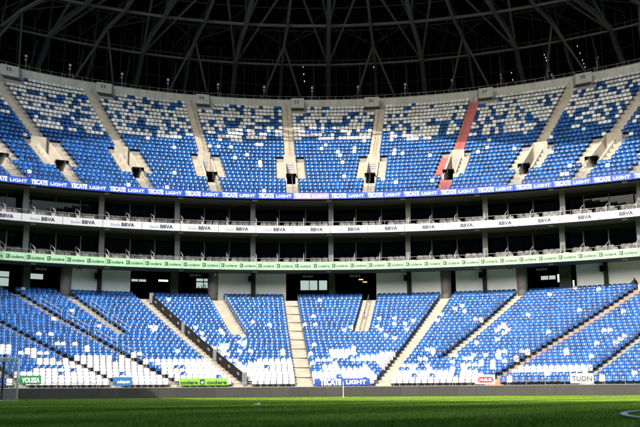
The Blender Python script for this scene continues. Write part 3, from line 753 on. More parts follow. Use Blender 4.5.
# which seats are white: cells copied from the enlarged photograph, (x0, y0, x1, y1) inside each enlargement
def cells(ox, oy, s_, *rs): return [(ox + a / s_, oy + b_ / s_, ox + c / s_, oy + d / s_) for a, b_, c, d in rs]
UP_BLUE = (
 cells(0, 70, 5.82, (0,180,35,220),(20,205,75,222),(0,242,100,300),(145,45,170,60),(45,105,75,130),(70,130,115,150),(165,120,230,142),(250,130,280,150),(325,135,375,155),(325,155,340,190),(285,150,325,175),(350,155,375,195),(405,125,430,142),(440,148,510,170),(470,165,500,190),(168,180,192,200),(238,188,262,208),(285,190,310,225),(415,185,465,205),(398,205,420,222),(470,210,515,235),(430,228,475,290),(475,240,500,270),(500,255,540,275),(540,215,565,232),(130,215,165,240),(165,235,195,262),(218,225,245,285),(245,255,280,290),(268,232,290,250),(300,280,350,300),(400,240,430,265),(365,268,400,350),(400,285,440,330),(440,310,475,345),(550,300,590,345))
 + cells(90, 80, 5.82, (225,80,255,97),(145,90,168,108),(90,105,115,122),(90,145,115,167),(298,95,320,118),(312,118,342,138),(200,112,225,132),(245,115,270,140),(232,135,258,155),(270,140,300,172),(200,150,225,172),(218,170,240,190),(365,122,388,142),(370,142,395,162),(415,145,440,163),(460,130,530,148),(500,110,528,130),(462,148,490,168),(330,182,355,200),(405,185,428,203),(452,188,477,205),(112,185,160,205),(168,208,195,232),(215,215,240,233),(265,222,300,240),(300,225,330,260),(272,240,300,260),(220,258,290,275),(250,275,280,295),(290,260,400,278),(300,280,325,300),(345,275,395,310),(360,310,390,340),(172,252,197,270),(420,228,465,245),(445,245,470,285),(470,270,500,290),(492,248,518,268),(440,290,465,308),(505,210,555,228),(550,192,575,208),(560,232,587,250),(520,275,550,325),(550,290,580,310),(575,275,600,295),(510,295,540,315))
 + cells(190, 90, 5.82, (65,97,108,117),(65,117,92,137),(112,122,185,138),(135,105,155,122),(190,88,265,103),(195,103,222,118),(290,90,312,140),(268,108,290,125),(408,90,430,107),(362,110,387,142),(480,92,525,108),(485,108,507,185),(507,150,530,167),(435,150,460,167),(460,168,485,185),(362,168,387,187),(198,165,222,200),(222,168,312,187),(115,180,160,200),(65,180,92,198),(98,202,122,218),(125,200,150,215),(165,205,290,222),(220,187,280,205),(390,187,510,205),(335,210,385,225),(410,210,435,225),(485,210,505,225),(510,188,530,208),(150,220,175,245),(180,222,222,260),(245,228,268,245),(315,230,340,247),(80,222,100,240),(110,225,130,240),(300,250,330,275),(385,230,440,248),(370,250,395,268),(462,228,487,247),(440,250,490,290))
 + cells(280, 90, 5.82, (187,90,210,107),(253,90,278,107),(530,105,555,120),(138,128,185,145),(252,128,275,143),(390,128,455,143),(400,143,425,160),(480,125,502,142),(355,150,378,165),(525,145,550,162),(92,150,138,168),(97,168,120,187),(212,168,235,205),(280,170,303,190),(447,167,470,183),(262,190,395,207),(372,170,398,190),(495,185,540,203),(488,203,535,220),(147,210,170,225),(222,207,245,225),(270,210,315,230),(147,230,240,248),(268,230,340,247),(410,228,435,247),(462,228,508,243),(250,252,295,268),(320,252,385,270),(415,252,458,268))
 + cells(370, 90, 5.82, (240,78,260,95),(195,98,235,112),(330,75,375,92),(418,88,440,105),(487,85,507,103),(530,82,580,97),(110,140,132,157),(158,138,182,155),(203,138,225,155),(362,150,385,180),(315,175,410,193),(318,193,345,205),(105,180,128,195),(175,178,197,195),(490,122,512,150),(480,145,505,165),(430,168,455,215),(510,160,560,180),(500,180,545,205),(80,205,103,220),(195,200,268,218),(125,200,150,235),(150,202,172,215),(268,215,290,235),(210,218,240,255),(290,198,315,213),(120,215,140,235),(405,195,440,250),(70,243,115,260),(140,243,192,260),(165,260,187,280),(290,258,315,278),(365,255,410,275),(510,205,535,240),(495,235,525,270),(470,250,500,290),(410,268,470,290))
 + cells(460, 80, 5.82, (0,220,20,420),(5,140,55,155),(220,105,245,123),(357,95,380,112),(318,118,343,135),(490,82,525,100),(537,78,562,93),(500,100,530,118),(445,105,475,140),(487,120,532,137),(565,95,600,130),(113,132,138,148),(178,147,200,163),(270,143,292,158),(312,158,337,175),(402,150,427,166),(510,158,535,175),(190,165,212,205),(345,175,392,190),(452,183,495,200),(255,180,278,200),(100,175,118,200),(85,200,110,232),(200,205,270,222),(315,198,338,215),(150,207,177,248),(400,190,425,215),(338,215,362,235),(295,222,315,238),(385,215,410,250),(410,228,490,245),(370,240,400,255),(345,260,372,278),(100,235,125,270),(110,255,135,300),(208,248,255,265),(225,265,250,305),(180,275,205,310),(455,245,490,265),(430,262,455,290),(60,280,100,295))
 + cells(530, 70, 5.82, (255,120,282,140),(305,112,345,130),(290,130,315,150),(365,85,388,105),(388,65,435,82),(430,82,455,110),(455,95,505,112),(372,145,398,165),(512,108,537,125),(495,150,518,167),(550,80,580,100),(565,62,592,80),(600,38,630,55),(600,80,640,100),(585,100,640,135),(238,160,262,180),(245,180,268,195),(345,190,370,207),(392,185,417,203),(272,218,340,235),(262,232,300,255),(250,250,275,265),(432,200,457,218),(368,230,415,247),(420,242,443,260),(482,195,505,240),(470,240,500,258),(445,262,490,278),(530,185,552,240),(195,225,220,250),(205,250,235,270),(320,225,340,235),(300,258,350,275),(310,275,325,290)))
UP_WHITE = (cells(190, 90, 5.82, (165,265,190,290),(235,265,255,290),(265,262,295,290),(110,305,135,330),(160,305,185,330),(230,308,255,332),(320,358,340,380),(252,375,275,400))
 + cells(280, 90, 5.82, (415,332,440,355),(335,355,357,380),(357,400,380,420)) + cells(370, 90, 5.82, (130,345,152,372),(178,345,200,372),(125,250,135,305))
 + cells(460, 80, 5.82, (155,332,178,358),(300,390,320,412),(85,405,105,425),(512,325,533,348),(568,340,590,362))
 + cells(530, 70, 5.82, (240,305,282,325),(300,320,320,340),(105,385,127,405),(160,398,185,420),(415,348,437,372),(605,258,625,280),(570,348,595,370)))
def edge(ox, oy, *ps): return [(ox + a / 5.82, oy + b_ / 5.82) for a, b_ in ps]
UP_EDGE = (edge(0, 70, (-60, 215), (0, 240), (100, 270), (110, 290), (200, 310), (240, 335), (340, 345), (380, 335), (410, 350), (440, 345), (480, 335), (510, 355), (560, 360), (600, 365), (650, 365))
 + edge(90, 80, (185, 318), (330, 328), (340, 338), (385, 340), (400, 330), (500, 330), (560, 325), (598, 332)) + edge(190, 90, (40, 240), (95, 240), (150, 262), (215, 270), (235, 290), (310, 285), (330, 290), (440, 290), (470, 270), (535, 275))
 + edge(280, 90, (40, 285), (80, 275), (105, 292), (130, 275), (225, 272), (245, 292), (270, 270), (300, 292), (320, 270), (360, 292), (405, 272), (430, 292), (455, 272), (480, 292), (525, 290))
 + edge(370, 90, (30, 255), (70, 255), (120, 270), (135, 265), (200, 282), (300, 280), (360, 275), (420, 268), (540, 250)) + edge(460, 80, (30, 318), (95, 318), (110, 300), (130, 318), (170, 318), (180, 300), (250, 308), (340, 302), (360, 285), (390, 300), (410, 290), (440, 268), (490, 265))
 + edge(530, 70, (150, 225), (200, 232), (230, 262), (260, 285), (290, 280), (310, 300), (380, 300), (420, 310), (460, 300), (520, 275), (560, 245), (640, 160), (700, 110)))
LO_WHITE = (cells(0, 300, 4, (110,195,155,235),(155,205,190,225),(150,240,215,262),(0,185,60,200),(0,210,40,225),(75,205,100,220),(205,185,225,210),(205,60,225,85),(236,65,258,78),(230,175,256,188),(280,165,302,180),(330,190,350,204),(310,145,350,152))
 + cells(210, 285, 6.37, (200,275,230,305),(265,225,290,245),(185,360,220,388),(0,395,45,427),(75,385,115,427),(170,415,200,427),(365,415,395,427)) + cells(210, 345, 6.37, (40,50,105,80))
 + cells(300, 345, 6.37, (190,35,350,65),(200,60,300,85),(60,52,85,75),(100,90,195,110),(330,88,530,110),(380,68,500,92),(500,50,600,80),(70,105,100,135),(145,122,200,145),(215,122,245,140),(390,120,450,145),(540,90,560,110),(500,110,560,130),(110,140,145,155),(145,150,440,175))
 + cells(300, 285, 6.37, (28,240,55,265),(90,240,118,265),(485,203,510,225),(497,270,525,292)) + cells(390, 285, 6.37, (90,235,120,258),(103,268,130,292),(398,140,428,165),(472,152,502,178),(525,205,580,228),(530,362,565,388),(235,405,275,427),(320,178,345,198),(295,208,320,235))
 + cells(450, 345, 6.37, (285,30,315,65),(345,30,375,60),(435,25,500,55),(400,65,440,85),(310,65,345,95),(220,55,260,85),(250,105,290,140),(330,90,370,115),(150,55,185,85),(95,70,140,95),(60,75,100,105),(170,90,200,110),(120,110,155,130),(0,55,60,70),(0,90,35,125),(75,125,195,145),(0,145,30,190),(60,150,110,190),(110,160,180,185),(290,150,340,165),(350,130,420,150),(260,140,290,165),(530,40,560,80),(560,25,590,60),(400,135,640,187))
 + cells(540, 345, 6.37, (0,130,330,183),(290,65,330,90),(425,60,460,85),(135,35,170,58)) + cells(480, 300, 4, (480,112,500,128),(515,112,535,126),(465,160,485,178),(540,150,562,172),(565,38,585,55),(325,203,345,218),(425,222,443,238),(505,220,525,235),(60,110,85,125),(75,98,95,110),(98,108,120,122),(90,130,108,145),(253,123,275,138))
 + cells(130, 280, 5.33, (110,248,140,268),(185,92,212,110),(330,240,355,262),(372,268,395,290),(475,268,500,290),(478,345,530,378),(425,390,500,408),(570,370,600,395),(395,345,425,365),(215,192,240,212))
 + cells(400, 340, 8, (215,70,245,120),(245,92,290,118)))
LO_BLUE = (cells(0, 300, 4, (0,315,30,330),(230,295,250,305),(215,260,240,270),(270,272,300,285),(400,320,420,330),(60,266,180,280))
 + cells(100, 345, 6.37, (360,135,385,152),(515,137,545,152),(530,172,560,188),(575,88,615,100)) + cells(210, 345, 6.37, (128,102,155,122),(195,100,215,118),(215,118,255,138),(265,100,295,120),(330,120,365,138),(405,138,435,155),(90,122,115,140),(515,140,545,155),(45,187,75,205))
 + cells(300, 345, 6.37, (485,130,520,210),(440,150,485,168),(345,135,385,152)) + cells(540, 345, 6.37, (75,150,130,170),(230,148,305,165)) + cells(400, 340, 8, (0,180,90,205),(0,230,85,248),(130,205,200,248),(280,200,500,245),(430,250,480,285)))
def LO_EDGE(x):
    if x < 66: return interp([(-70, 370), (0, 372), (15, 371), (25, 371), (45, 369), (54, 365.5), (66, 356.5)], x)
    if x < 292: return 356.6 + (x - 66) * .012
    if x < 384: return 372.3
    if x < 430: return interp([(384, 372), (395, 366), (430, 364)], x)
    if x < 503: return interp([(430, 368), (450, 371), (503, 374.5)], x)
    return 999
def inside(rs, x, y): return any(a <= x <= c and b_ <= y <= d for a, b_, c, d in rs)
def interp(pl, x):
    if x <= pl[0][0]: return pl[0][1]
    for (a, b_), (c, d) in zip(pl, pl[1:]):
        if x <= c: return b_ + (d - b_) * (x - a) / max(c - a, 1e-6)
    return pl[-1][1]
def is_white(tier, X, Y, Z):
    x, y = proj(X, Y, Z)
    if tier == 'u':
        if inside(UP_WHITE, x, y): return True
        if inside(UP_BLUE, x, y): return False
        if y < interp(UP_EDGE, x) : return True
        return rng.random() < .022
    if inside(LO_WHITE, x, y): return True
    if inside(LO_BLUE, x, y): return False
    e_ = LO_EDGE(x)
    if y > e_: return rng.random() > (.07 if y < e_ + 9 else .015)
    return rng.random() < (.10 if y > e_ - 9 else .014)
seats = {'blue': [], 'white': []}
def fill(tier, aisles, Yf, Zf, N):
    for j in range(N):
        act = sorted((a.X(j + .5), a) for a in aisles if j >= a.j0)
        gaps = []
        for x, a in act:
            h = a.w / 2 + .06
            if tier == 'u' and VJ0 <= j < VJ1: h = PW + .12 + .98
            elif tier == 'u' and j < VJ0: h = .74
            if tier == 'l' and a.key == 'C': gaps.append((x - h, x + h + .45, a))
            else: gaps.append((x - h, x + h, a))
        for (p, q) in zip(gaps, gaps[1:]):
            la, lb = arc(p[1]), arc(q[0]); n = int((lb - la) / .505)
            if n < 1: continue
            for k in range(n):
                x = xof(la + (lb - la) * (k + .5) / n)
                if tier == 'u' and j >= NU - 2 and any(a.key and a.X(NU - 1) + (-2.4 if a.key == '36' else .5) < x < a.X(NU - 1) + (.5 if a.key == '36' else 2.85) for a in aisles): continue
                A = P(x, Yf(j) + .37, Zf(j)); ang = math.atan2(-dsag(x), 1)
                px, py = proj(A[0], A[1], A[2] + .7)
                if not -70 < px < 710: continue
                col = 'white' if is_white(tier, A[0], A[1], A[2] + .66) else 'blue'
                mn, left = (k + 1, True) if k < n - 1 - k else (n - k, False)
                an = p[2] if left else q[2]
                seats[col].append(dict(t=tier, j=j, p=(*A, ang), px=(px, py), k=mn, side='right' if left else 'left', an=an, d=A[1] * cb + A[2] * sb))
fill('l', lower, Yl, Zl, NL); fill('u', upper, Yu, Zu, NU)
for col in ('blue', 'white'):
    ok = sorted((s_ for s_ in seats[col] if 2 < s_['px'][0] < 638 and s_['t'] == 'l' and s_['an'].name), key=lambda s_: s_['d'])[:300]
    ids = {id(s_) for s_ in ok}; rest = [s_ for s_ in seats[col] if id(s_) not in ids]
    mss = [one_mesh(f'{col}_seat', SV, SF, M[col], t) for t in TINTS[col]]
    for i, s_ in enumerate(ok):
        o = bpy.data.objects.new(f'{col}_seat', mss[int(rng.integers(0, 5))]); C.objects.link(o)
        o.location = s_['p'][:3]; o.rotation_euler = (0, 0, s_['p'][3])
        tag(o, f"{col} seat, {ordn(s_['j'] + 1)} row up, {ordn(s_['k'])} seat {s_['side']} of the {s_['an'].name}", 'seat', f'{col} seats in the front rows of the lower stand')
    jit = [(p['p'][0], p['p'][1], p['p'][2], p['p'][3] + rng.normal(0, .02)) for p in rest]
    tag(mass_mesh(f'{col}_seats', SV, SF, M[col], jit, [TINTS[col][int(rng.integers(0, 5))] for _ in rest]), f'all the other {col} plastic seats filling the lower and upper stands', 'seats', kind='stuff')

# charcoal armchairs on the balconies
cms = [one_mesh('balcony_chair', CV, CF, M['chair'], t) for t in TINTS['chair']]
chs = []
for X, zf, fl in ((XU, 18.1, 'upper'), (XL, 13.98, 'lower')):
    i253 = pane_px.index(253)
    for i in range(len(X) - 1):
        thick = (i - i253) % 3 == 0
        a, b_ = arc(X[i]) + (.95 if thick else .55), arc(X[i + 1]) - (.35 if (i + 1 - i253) % 3 == 0 else .08)
        for r, (Dc, z) in enumerate(((98.3, zf), (99.4, zf + .42))):
            for k in range(3):
                x = xof(a + (b_ - a) * (k + .5) / 3); A = P(x, Dc, z); px, py = proj(*A)
                if -3 < px < 643: chs.append((A[1] * cb + A[2] * sb, A, math.atan2(-dsag(x), 1) + rng.normal(0, .06), fl, i, r, k, px))
vis = sorted({c[4] for c in chs}); chs.sort(key=lambda c: c[0])
for d, A, ang, fl, i, r, k, px in chs[:300]:
    o = bpy.data.objects.new('balcony_chair', cms[int(rng.integers(0, 5))]); C.objects.link(o); o.location = A; o.rotation_euler = (0, 0, ang)
    tag(o, f"charcoal armchair on {fl} balcony, {('front', 'back')[r]} row, {ordn(k + 1)} from left in {ordn(i - vis[0] + 1)} box from left", 'armchair', 'armchairs on the balconies')
if chs[300:]:
    tag(mass_mesh('balcony_chairs', CV, CF, M['chair'], [(*c[1], c[2]) for c in chs[300:]], [TINTS['chair'][int(rng.integers(0, 5))] for _ in chs[300:]]), 'remaining charcoal armchairs on the balconies', 'armchairs', kind='stuff')

# ------------------------------------------------------------------ perimeter boards, banners, goal, poles
xs = xr(-40, 40, .5); l0, l1 = arc(-40), arc(40); n = int((l1 - l0) / 1.55); nb = 0
for k in range(n):
    a, b_ = l0 + (l1 - l0) * k / n, l0 + (l1 - l0) * (k + 1) / n - .012
    xa, xb = xof(a), xof(b_); px = proj(*P((xa + xb) / 2, 77.2, .4))[0]
    if not -8 < px < 648: continue
    nb += 1; t = empty('perimeter_board'); tag(t, f'blank dark LED board along the pitch edge, {ordn(nb)} from the left', 'perimeter board', 'blank boards along the pitch edge')
    m_ = MB(); q = []
    for z in (.03, .85): q += [P(xa, 77.2, z), P(xb, 77.2, z), P(xb, 77.32, z), P(xa, 77.32, z)]
    m_.hexa(q); m_.build('board_face', M['board'], t)
    m_ = MB(); q = []
    for z in (.0, .6): q += [P(xa + .4, 77.32, z), P(xa + .5, 77.32, z), P(xa + .5, 77.46, z), P(xa + .4, 77.46, z)]
    m_.hexa(q); m_.build('support_leg', M['steeldark'], t)
def banner(px0, px1, y0, y1, m, label, items, name='banner'):
    Yb = 78.0; zb = 1.6
    xa, xb = solveX(px0, Yb, zb), solveX(px1, Yb, zb); pm = (px0 + px1) / 2; z1, z0 = Zat(pm, y0, Yb), Zat(pm, y1, Yb)
    t = empty(name); tag(t, label, 'banner'); m_ = MB(); m_.sweep(xr(xa, xb, .6), [(0, Yb, z0), (.03, Yb, (z0 + z1) / 2), (0, Yb, z1), (0, Yb + .04, z1), (0, Yb + .04, z0)])
    m_.build('cloth', M[m], t); L_ = arc(xb) - arc(xa); la = arc(xa)
    for it in items:
        m_ = MB(); mp = lambda x, y: off(xof(x), Yb, .045, y)
        txt, f0, f1, h0, h1, ink, bold = it; u0, u1, v0, v1 = la + f0 * L_, la + f1 * L_, z0 + h0 * (z1 - z0), z0 + h1 * (z1 - z0)
        if txt in ('#', '@'):
            r = (v1 - v0) * .45 if txt == '@' else .0; pts = []
            for cx_, cy_, a0 in ((u1 - r, v1 - r, 0), (u0 + r, v1 - r, 90), (u0 + r, v0 + r, 180), (u1 - r, v0 + r, 270)):
                for q in range(5): an = math.radians(a0 + q * 22.5); pts.append((cx_ + r * math.cos(an), cy_ + r * math.sin(an)))
            m_.add([off(xof(x), Yb, .038, y) for x, y in pts], [tuple(range(len(pts)))]); m_.build('printed_shape', M[ink], t)
        else:
            put_text(m_, txt, u0, u1, v0, v1 - v0, mp, bold); m_.build('lettering', M[ink], t)
banner(19.5, 41, 375.5, 384.3, 'bangreen', 'green banner with white capitals behind the goal post', [('VOUSSA', .12, .94, .2, .78, 'inkwhite', .03)])
banner(113, 132, 377, 385.8, 'banblue', 'small dull blue banner with faint white lettering in front of white seats', [('odepen', .22, .9, .3, .68, 'inkwhite', .02)])
banner(179, 228, 378.3, 385.3, 'banlime', 'long lime green banner with dark lettering at the foot of the black balustrade', [('codere', .03, .38, .2, .72, 'inkdark', .03), ('#', .425, .52, .14, .86, 'inkdark', 0), ('c', .45, .50, .3, .7, 'inkwhite', .03), ('codere', .57, .97, .2, .72, 'inkdark', .03)])
banner(314.5, 370, 378.3, 385.3, 'banroyal', 'royal blue banner with white capitals right of the wide central stairs', [('TECATE', .10, .48, .08, .92, 'inkwhite', .05), ('LIGHT', .57, .93, .2, .76, 'inkwhite', .03)])
banner(475, 495, 374.5, 384.2, 'banwhite', 'white banner with white letters on a red rounded shape', [('@', .14, .90, .2, .76, 'banred', 0), ('H-E-B', .22, .82, .32, .64, 'inkwhite', .02)])
banner(570, 593.5, 373.2, 383.2, 'banwhite', 'white banner with grey capitals TUDN by the right hand stairs', [('TUDN', .08, .92, .24, .74, 'inkgrey', .0)])

gl = empty('football_goal'); tag(gl, 'white football goal with hanging net at the left edge of the pitch', 'goal')
H_, W_ = 2.44, 7.32
p0 = Vector((GP[0], GP[1], 0)); p1 = p0 - Vector((V[0], V[1], 0)) * W_; up = Vector((0, 0, H_)); bk = Vector((U[0], U[1], 0)) * 1.9
for p in (p0, p1):
    m_ = MB(); m_.tube([p, p + up], .062, 12); m_.build('goal_post', M['goal'], gl, True)
m_ = MB(); m_.tube([p0 + up, p1 + up], .06, 12); m_.build('crossbar', M['goal'], gl, True)
m_ = MB(); m_.tube([p0 + bk + Vector((0, 0, .03)), p1 + bk + Vector((0, 0, .03))], .03, 8); m_.tube([p0, p0 + bk], .03, 8); m_.tube([p1, p1 + bk], .03, 8); m_.build('ground_frame', M['goal'], gl)
for p in (p0, p1):
    q = p + bk * 1.05; m_ = MB(); m_.tube([q, q + Vector((0, 0, 2.75))], .075, 10); m_.build('net_pole', M['blackpole'], gl)
m_ = MB()
def net_sheet(a, b_, c, d, nu, nv):             # corners a-b along the bottom, d-c along the top; sagging cords
    def pt(u, v):
        lo = a.lerp(b_, u); hi = d.lerp(c, u); q = lo.lerp(hi, v); s_ = .10 * math.sin(math.pi * u) * math.sin(math.pi * v); return q + Vector((U[0] * s_, U[1] * s_, -.06 * math.sin(math.pi * u) * v))
    for i in range(nu + 1): m_.tube([pt(i / nu, v / 6) for v in range(7)], .0085, 3)
    for k in range(nv + 1): m_.tube([pt(u / 8, k / nv) for u in range(9)], .0085, 3)
h2 = Vector((0, 0, 2.3))
net_sheet(p0, p0 + bk, p0 + bk + h2, p0 + up, 12, 16); net_sheet(p1, p1 + bk, p1 + bk + h2, p1 + up, 12, 16)
net_sheet(p1 + bk, p0 + bk, p0 + bk + h2, p1 + bk + h2, 46, 16); net_sheet(p1 + up, p0 + up, p0 + bk + h2, p1 + bk + h2, 46, 8)
m_.build('net', M['net'], gl)

A = Vector((solveX(343.3, 72.5, .7), 72.5 - sag(1.8), 0)); t = empty('corner_pole'); tag(t, 'thin white corner pole standing before the royal blue banner', 'corner pole')
m_ = MB(); m_.tube([A, A + Vector((0, 0, 1.22))], .026, 8); m_.build('pole', M['goal'], t); m_ = MB(); m_.tube([A, A + Vector((0, 0, .05))], .10, 12, .06); m_.build('base', M['goal'], t)
r = ray(258.5, 404.5); tt = -CAM_H / r[2]; A = Vector((r[0] * tt, r[1] * tt, 0))
m_ = MB(); m_.tube([A, A + Vector((0, 0, .03)), A + Vector((0, 0, .05))], .07, 12, .03); m_.tube([A, A + Vector((-.14, .02, .012))], .02, 6)
tag(m_.build('marker_disc', M['goal']), 'tiny white training marker lying on the shaded grass left of centre', 'marker')

# seated attendant at the head of the orange stairs (dark clothes)
def person():
    bx_ = solveX(635, 100.2, 11.5); base = Vector(P(bx_, 100.35, Zl(NL - 1)))
    a_ = math.atan2(-dsag(bx_), 1); R_ = Matrix.Rotation(a_, 4, 'Z')
    def T(x, y, z): return base + R_ @ Vector((x, y, z))
    J = dict(pel=(0, .05, .52), sp=(0, .03, .75), ch=(0, 0, .98), nk=(.0, -.02, 1.13), hd=(.0, -.03, 1.22), hd2=(0, -.03, 1.34),
             lh=(-.11, .02, .50), lk=(-.13, -.38, .53), la=(-.12, -.40, .10), lf=(-.13, -.56, .05), rh=(.11, .02, .50), rk=(.15, -.38, .53), ra=(.16, -.42, .10), rf=(.18, -.58, .05),
             ls=(-.20, 0, 1.03), le=(-.27, -.05, .76), lw=(-.16, -.27, .66), rs=(.20, 0, 1.03), re=(.28, -.06, .77), rw=(.17, -.28, .66))
    rad = dict(pel=.15, sp=.14, ch=.15, nk=.06, hd=.085, hd2=.09, lh=.10, lk=.065, la=.045, lf=.04, rh=.10, rk=.065, ra=.045, rf=.04, ls=.07, le=.05, lw=.035, rs=.07, re=.05, rw=.035)
    E_ = [('pel', 'sp'), ('sp', 'ch'), ('ch', 'nk'), ('nk', 'hd'), ('hd', 'hd2'), ('pel', 'lh'), ('lh', 'lk'), ('lk', 'la'), ('la', 'lf'), ('pel', 'rh'), ('rh', 'rk'), ('rk', 'ra'), ('ra', 'rf'), ('ch', 'ls'), ('ls', 'le'), ('le', 'lw'), ('ch', 'rs'), ('rs', 're'), ('re', 'rw')]
    ks = list(J); me = bpy.data.meshes.new('person'); me.from_pydata([T(*J[k]) for k in ks], [(ks.index(a), ks.index(b_)) for a, b_ in E_], []); me.update()
    o = bpy.data.objects.new('person', me); C.objects.link(o); me.materials.append(M['cloth'])
    sk = o.modifiers.new('skin', 'SKIN'); sv = me.skin_vertices[0].data
    for i, k in enumerate(ks): sv[i].radius = (rad[k], rad[k]); sv[i].use_root = k == 'pel'
    ss = o.modifiers.new('sub', 'SUBSURF'); ss.levels = 1; ss.render_levels = 1
    tag(o, 'person in dark clothes sitting at the head of the orange stairs', 'person')
    m_ = MB(); m_.tube([T(0, -.09, 1.18), T(0, -.105, 1.26), T(0, -.09, 1.34)], .055, 10); m_.build('face', M['skin'], o, True)
person()

# lamp posts along the rim
for i, p in enumerate((26, 70, 122, 168, 218, 264, 312, 358, 405, 452, 501, 548, 597)):
    x = solveX(p, 119.2, 41.5); A = Vector(P(x, 119.2, 39.7)); t = empty('rim_lamp_post')
    tag(t, f'slim post with two white lamp heads on the upper rim, {ordn(i + 1)} from the left', 'lamp post', 'lamp posts along the upper rim')
    m_ = MB(); m_.tube([A, A + Vector((0, 0, 2.75))], .045, 6); m_.build('pole', M['mullion'], t)
    for dz, s_, dx in ((2.75, .32, .03), (2.25, .2, .0)):
        m_ = MB(); m_.tube([A + Vector((dx, .12, dz)), A + Vector((dx, -.22, dz - .08))], s_ * .42, 10, s_ * .58); m_.build('lamp_head', M['lampwhite'], t)
    m_ = MB(); q = [A + Vector((-.55, -.35, .2)), A + Vector((-.55, -.35, 1.35)), A + Vector((.55, -.35, 1.35)), A + Vector((.55, -.35, .2))]; m_.tube(q, .035, 5); m_.build('guard_frame', M['column'], t)

# ------------------------------------------------------------------ roof: trusses, rings, cladding, deck with the opening over the pitch
rf = empty('stadium_roof'); tag(rf, 'black stadium roof on grey curved trusses and ring beams', 'roof')
LV = [(57.4, 120.6, 37.6), (57.0, 119.2, 41.2), (55.4, 117.6, 43.2), (54.2, 116.0, 44.6), (50.5, 112.4, 45.9), (45.4, 108.0, 46.88), (36, 99, 49.5), (27, 90, 53)]
def node(k, lv):
    if isinstance(lv, float):
        i = int(lv); f_ = lv - i; a, b_ = LV[i], LV[min(i + 1, len(LV) - 1)]; S, D, Z = [a[q] + (b_[q] - a[q]) * f_ for q in range(3)]
    else: S, D, Z = LV[lv]
    x = 1.3 + S * math.sin(.1185 * k); return P(x, D, Z)
for k in range(-9, 10):
    th = k % 2 == 0
    m_ = MB(); m_.beam([node(k, i) for i in range(4)], .58 if th else .34, .54); m_.build('truss_column', M['steeldark'], rf)
    m_ = MB(); m_.beam([node(k, i) for i in range(3, 8)], .5 if th else .3, .46); m_.build('radial_truss', M['steel'], rf)
    # outer chord node and hanger posts
    A = node(k, 3); B = node(k, 5)
    m_ = MB(); m_.tube([(A[0] - .35, A[1] + .6, A[2]), (A[0] - .35, A[1] + 2.2, A[2] + 6)], .11, 6); m_.build('hanger_post', M['steeldark'], rf)
    m_ = MB(); b_ = node(k - .32, 0); m_.tube([(b_[0], b_[1] + .4, b_[2]), (A[0] - 2.0, A[1] + 1.9, A[2] + .3)], .11, 6); m_.build('hanger_post', M['steeldark'], rf)
    if th:
        for sd in (-1, 1):
            for a, b2, r in ((node(k, 3), node(k + sd, 6), .15), (node(k, 5), node(k + sd * .95, 7), .15), (node(k, 5), node(k + sd, 4), .07), (node(k + sd, 4), node(k + sd * .42, 0), .14)):
                a = (a[0], a[1] + .25, a[2] + .1); b2 = (b2[0], b2[1] + .5, b2[2] + .3)
                m_ = MB(); m_.tube([a, b2], r, 6); m_.build('brace', M['steel'] if r > .1 else M['steeldark'], rf)
    else:
        for sd in (-1, 1):
            a, b2 = node(k, 5), node(k + sd * .5, 3); m_ = MB(); m_.tube([(a[0], a[1] + 2.5, a[2] + 2.6), (b2[0], b2[1] + 3, b2[2] + 2)], .07, 6); m_.build('brace', M['steeldark'], rf)
def outer_node(k, i):
    p = node(k, i); h = (2.2, 2.2, 2.4, 2.8, 3.2, 3.6, 4.2, 4.6)[i]; return (p[0], p[1] + 2.6, p[2] + h)
for k in range(-9, 10):
    m_ = MB(); m_.tube([outer_node(k, i) for i in range(3, 8)], .12, 5); m_.build('outer_chord', M['steeldark'], rf)
    if k < 9:
        for i, j in ((3, 5), (5, 6), (6, 7)):
            a, b2 = (outer_node(k, i), outer_node(k + 1, j)) if k % 2 else (outer_node(k + 1, i), outer_node(k, j))
            m_ = MB(); m_.tube([a, b2], .06, 5); m_.build('brace', M['steeldark'], rf)
            a, b2 = node(k, j), outer_node(k + .5, i)
            m_ = MB(); m_.tube([a, b2], .05, 5); m_.build('brace', M['steeldark'], rf)
    for i in (5, 6):
        m_ = MB(); m_.tube([node(k, i), outer_node(k, i)], .07, 5); m_.build('hanger_post', M['steeldark'], rf)
ka = [q * .25 for q in range(-38, 39)]
for i in (5, 6):
    m_ = MB(); m_.tube([outer_node(k, i) for k in ka], .08, 5); m_.build('ring_beam', M['steeldark'], rf)
m_ = MB(); m_.beam([node(k, 3) for k in ka], .2, .24); m_.build('ring_beam', M['steel'], rf)
m_ = MB(); m_.beam([node(k, 5) for k in ka], .26, .32); m_.build('ring_beam', M['steel'], rf)
m_ = MB(); m_.beam([node(k, 7) for k in ka], .4, .5); m_.build('ring_beam', M['steel'], rf)
m_ = MB(); m_.tube([(p[0], p[1] + 3, p[2] + 3.4) for p in (node(k, 4) for k in ka)], .09, 5); m_.build('ring_beam', M['steeldark'], rf)
m_ = MB(); up3 = lambda p, h: (p[0], p[1] + .1, p[2] + h)
m_.tube([up3(node(k, 3), .68) for k in ka], .035, 5)
for k in [q * .5 - .2 for q in range(-18, 19)]: m_.tube([up3(node(k, 3), .0), up3(node(k, 3), .7)], .04, 5)
m_.build('catwalk_rail', M['steel'], rf)

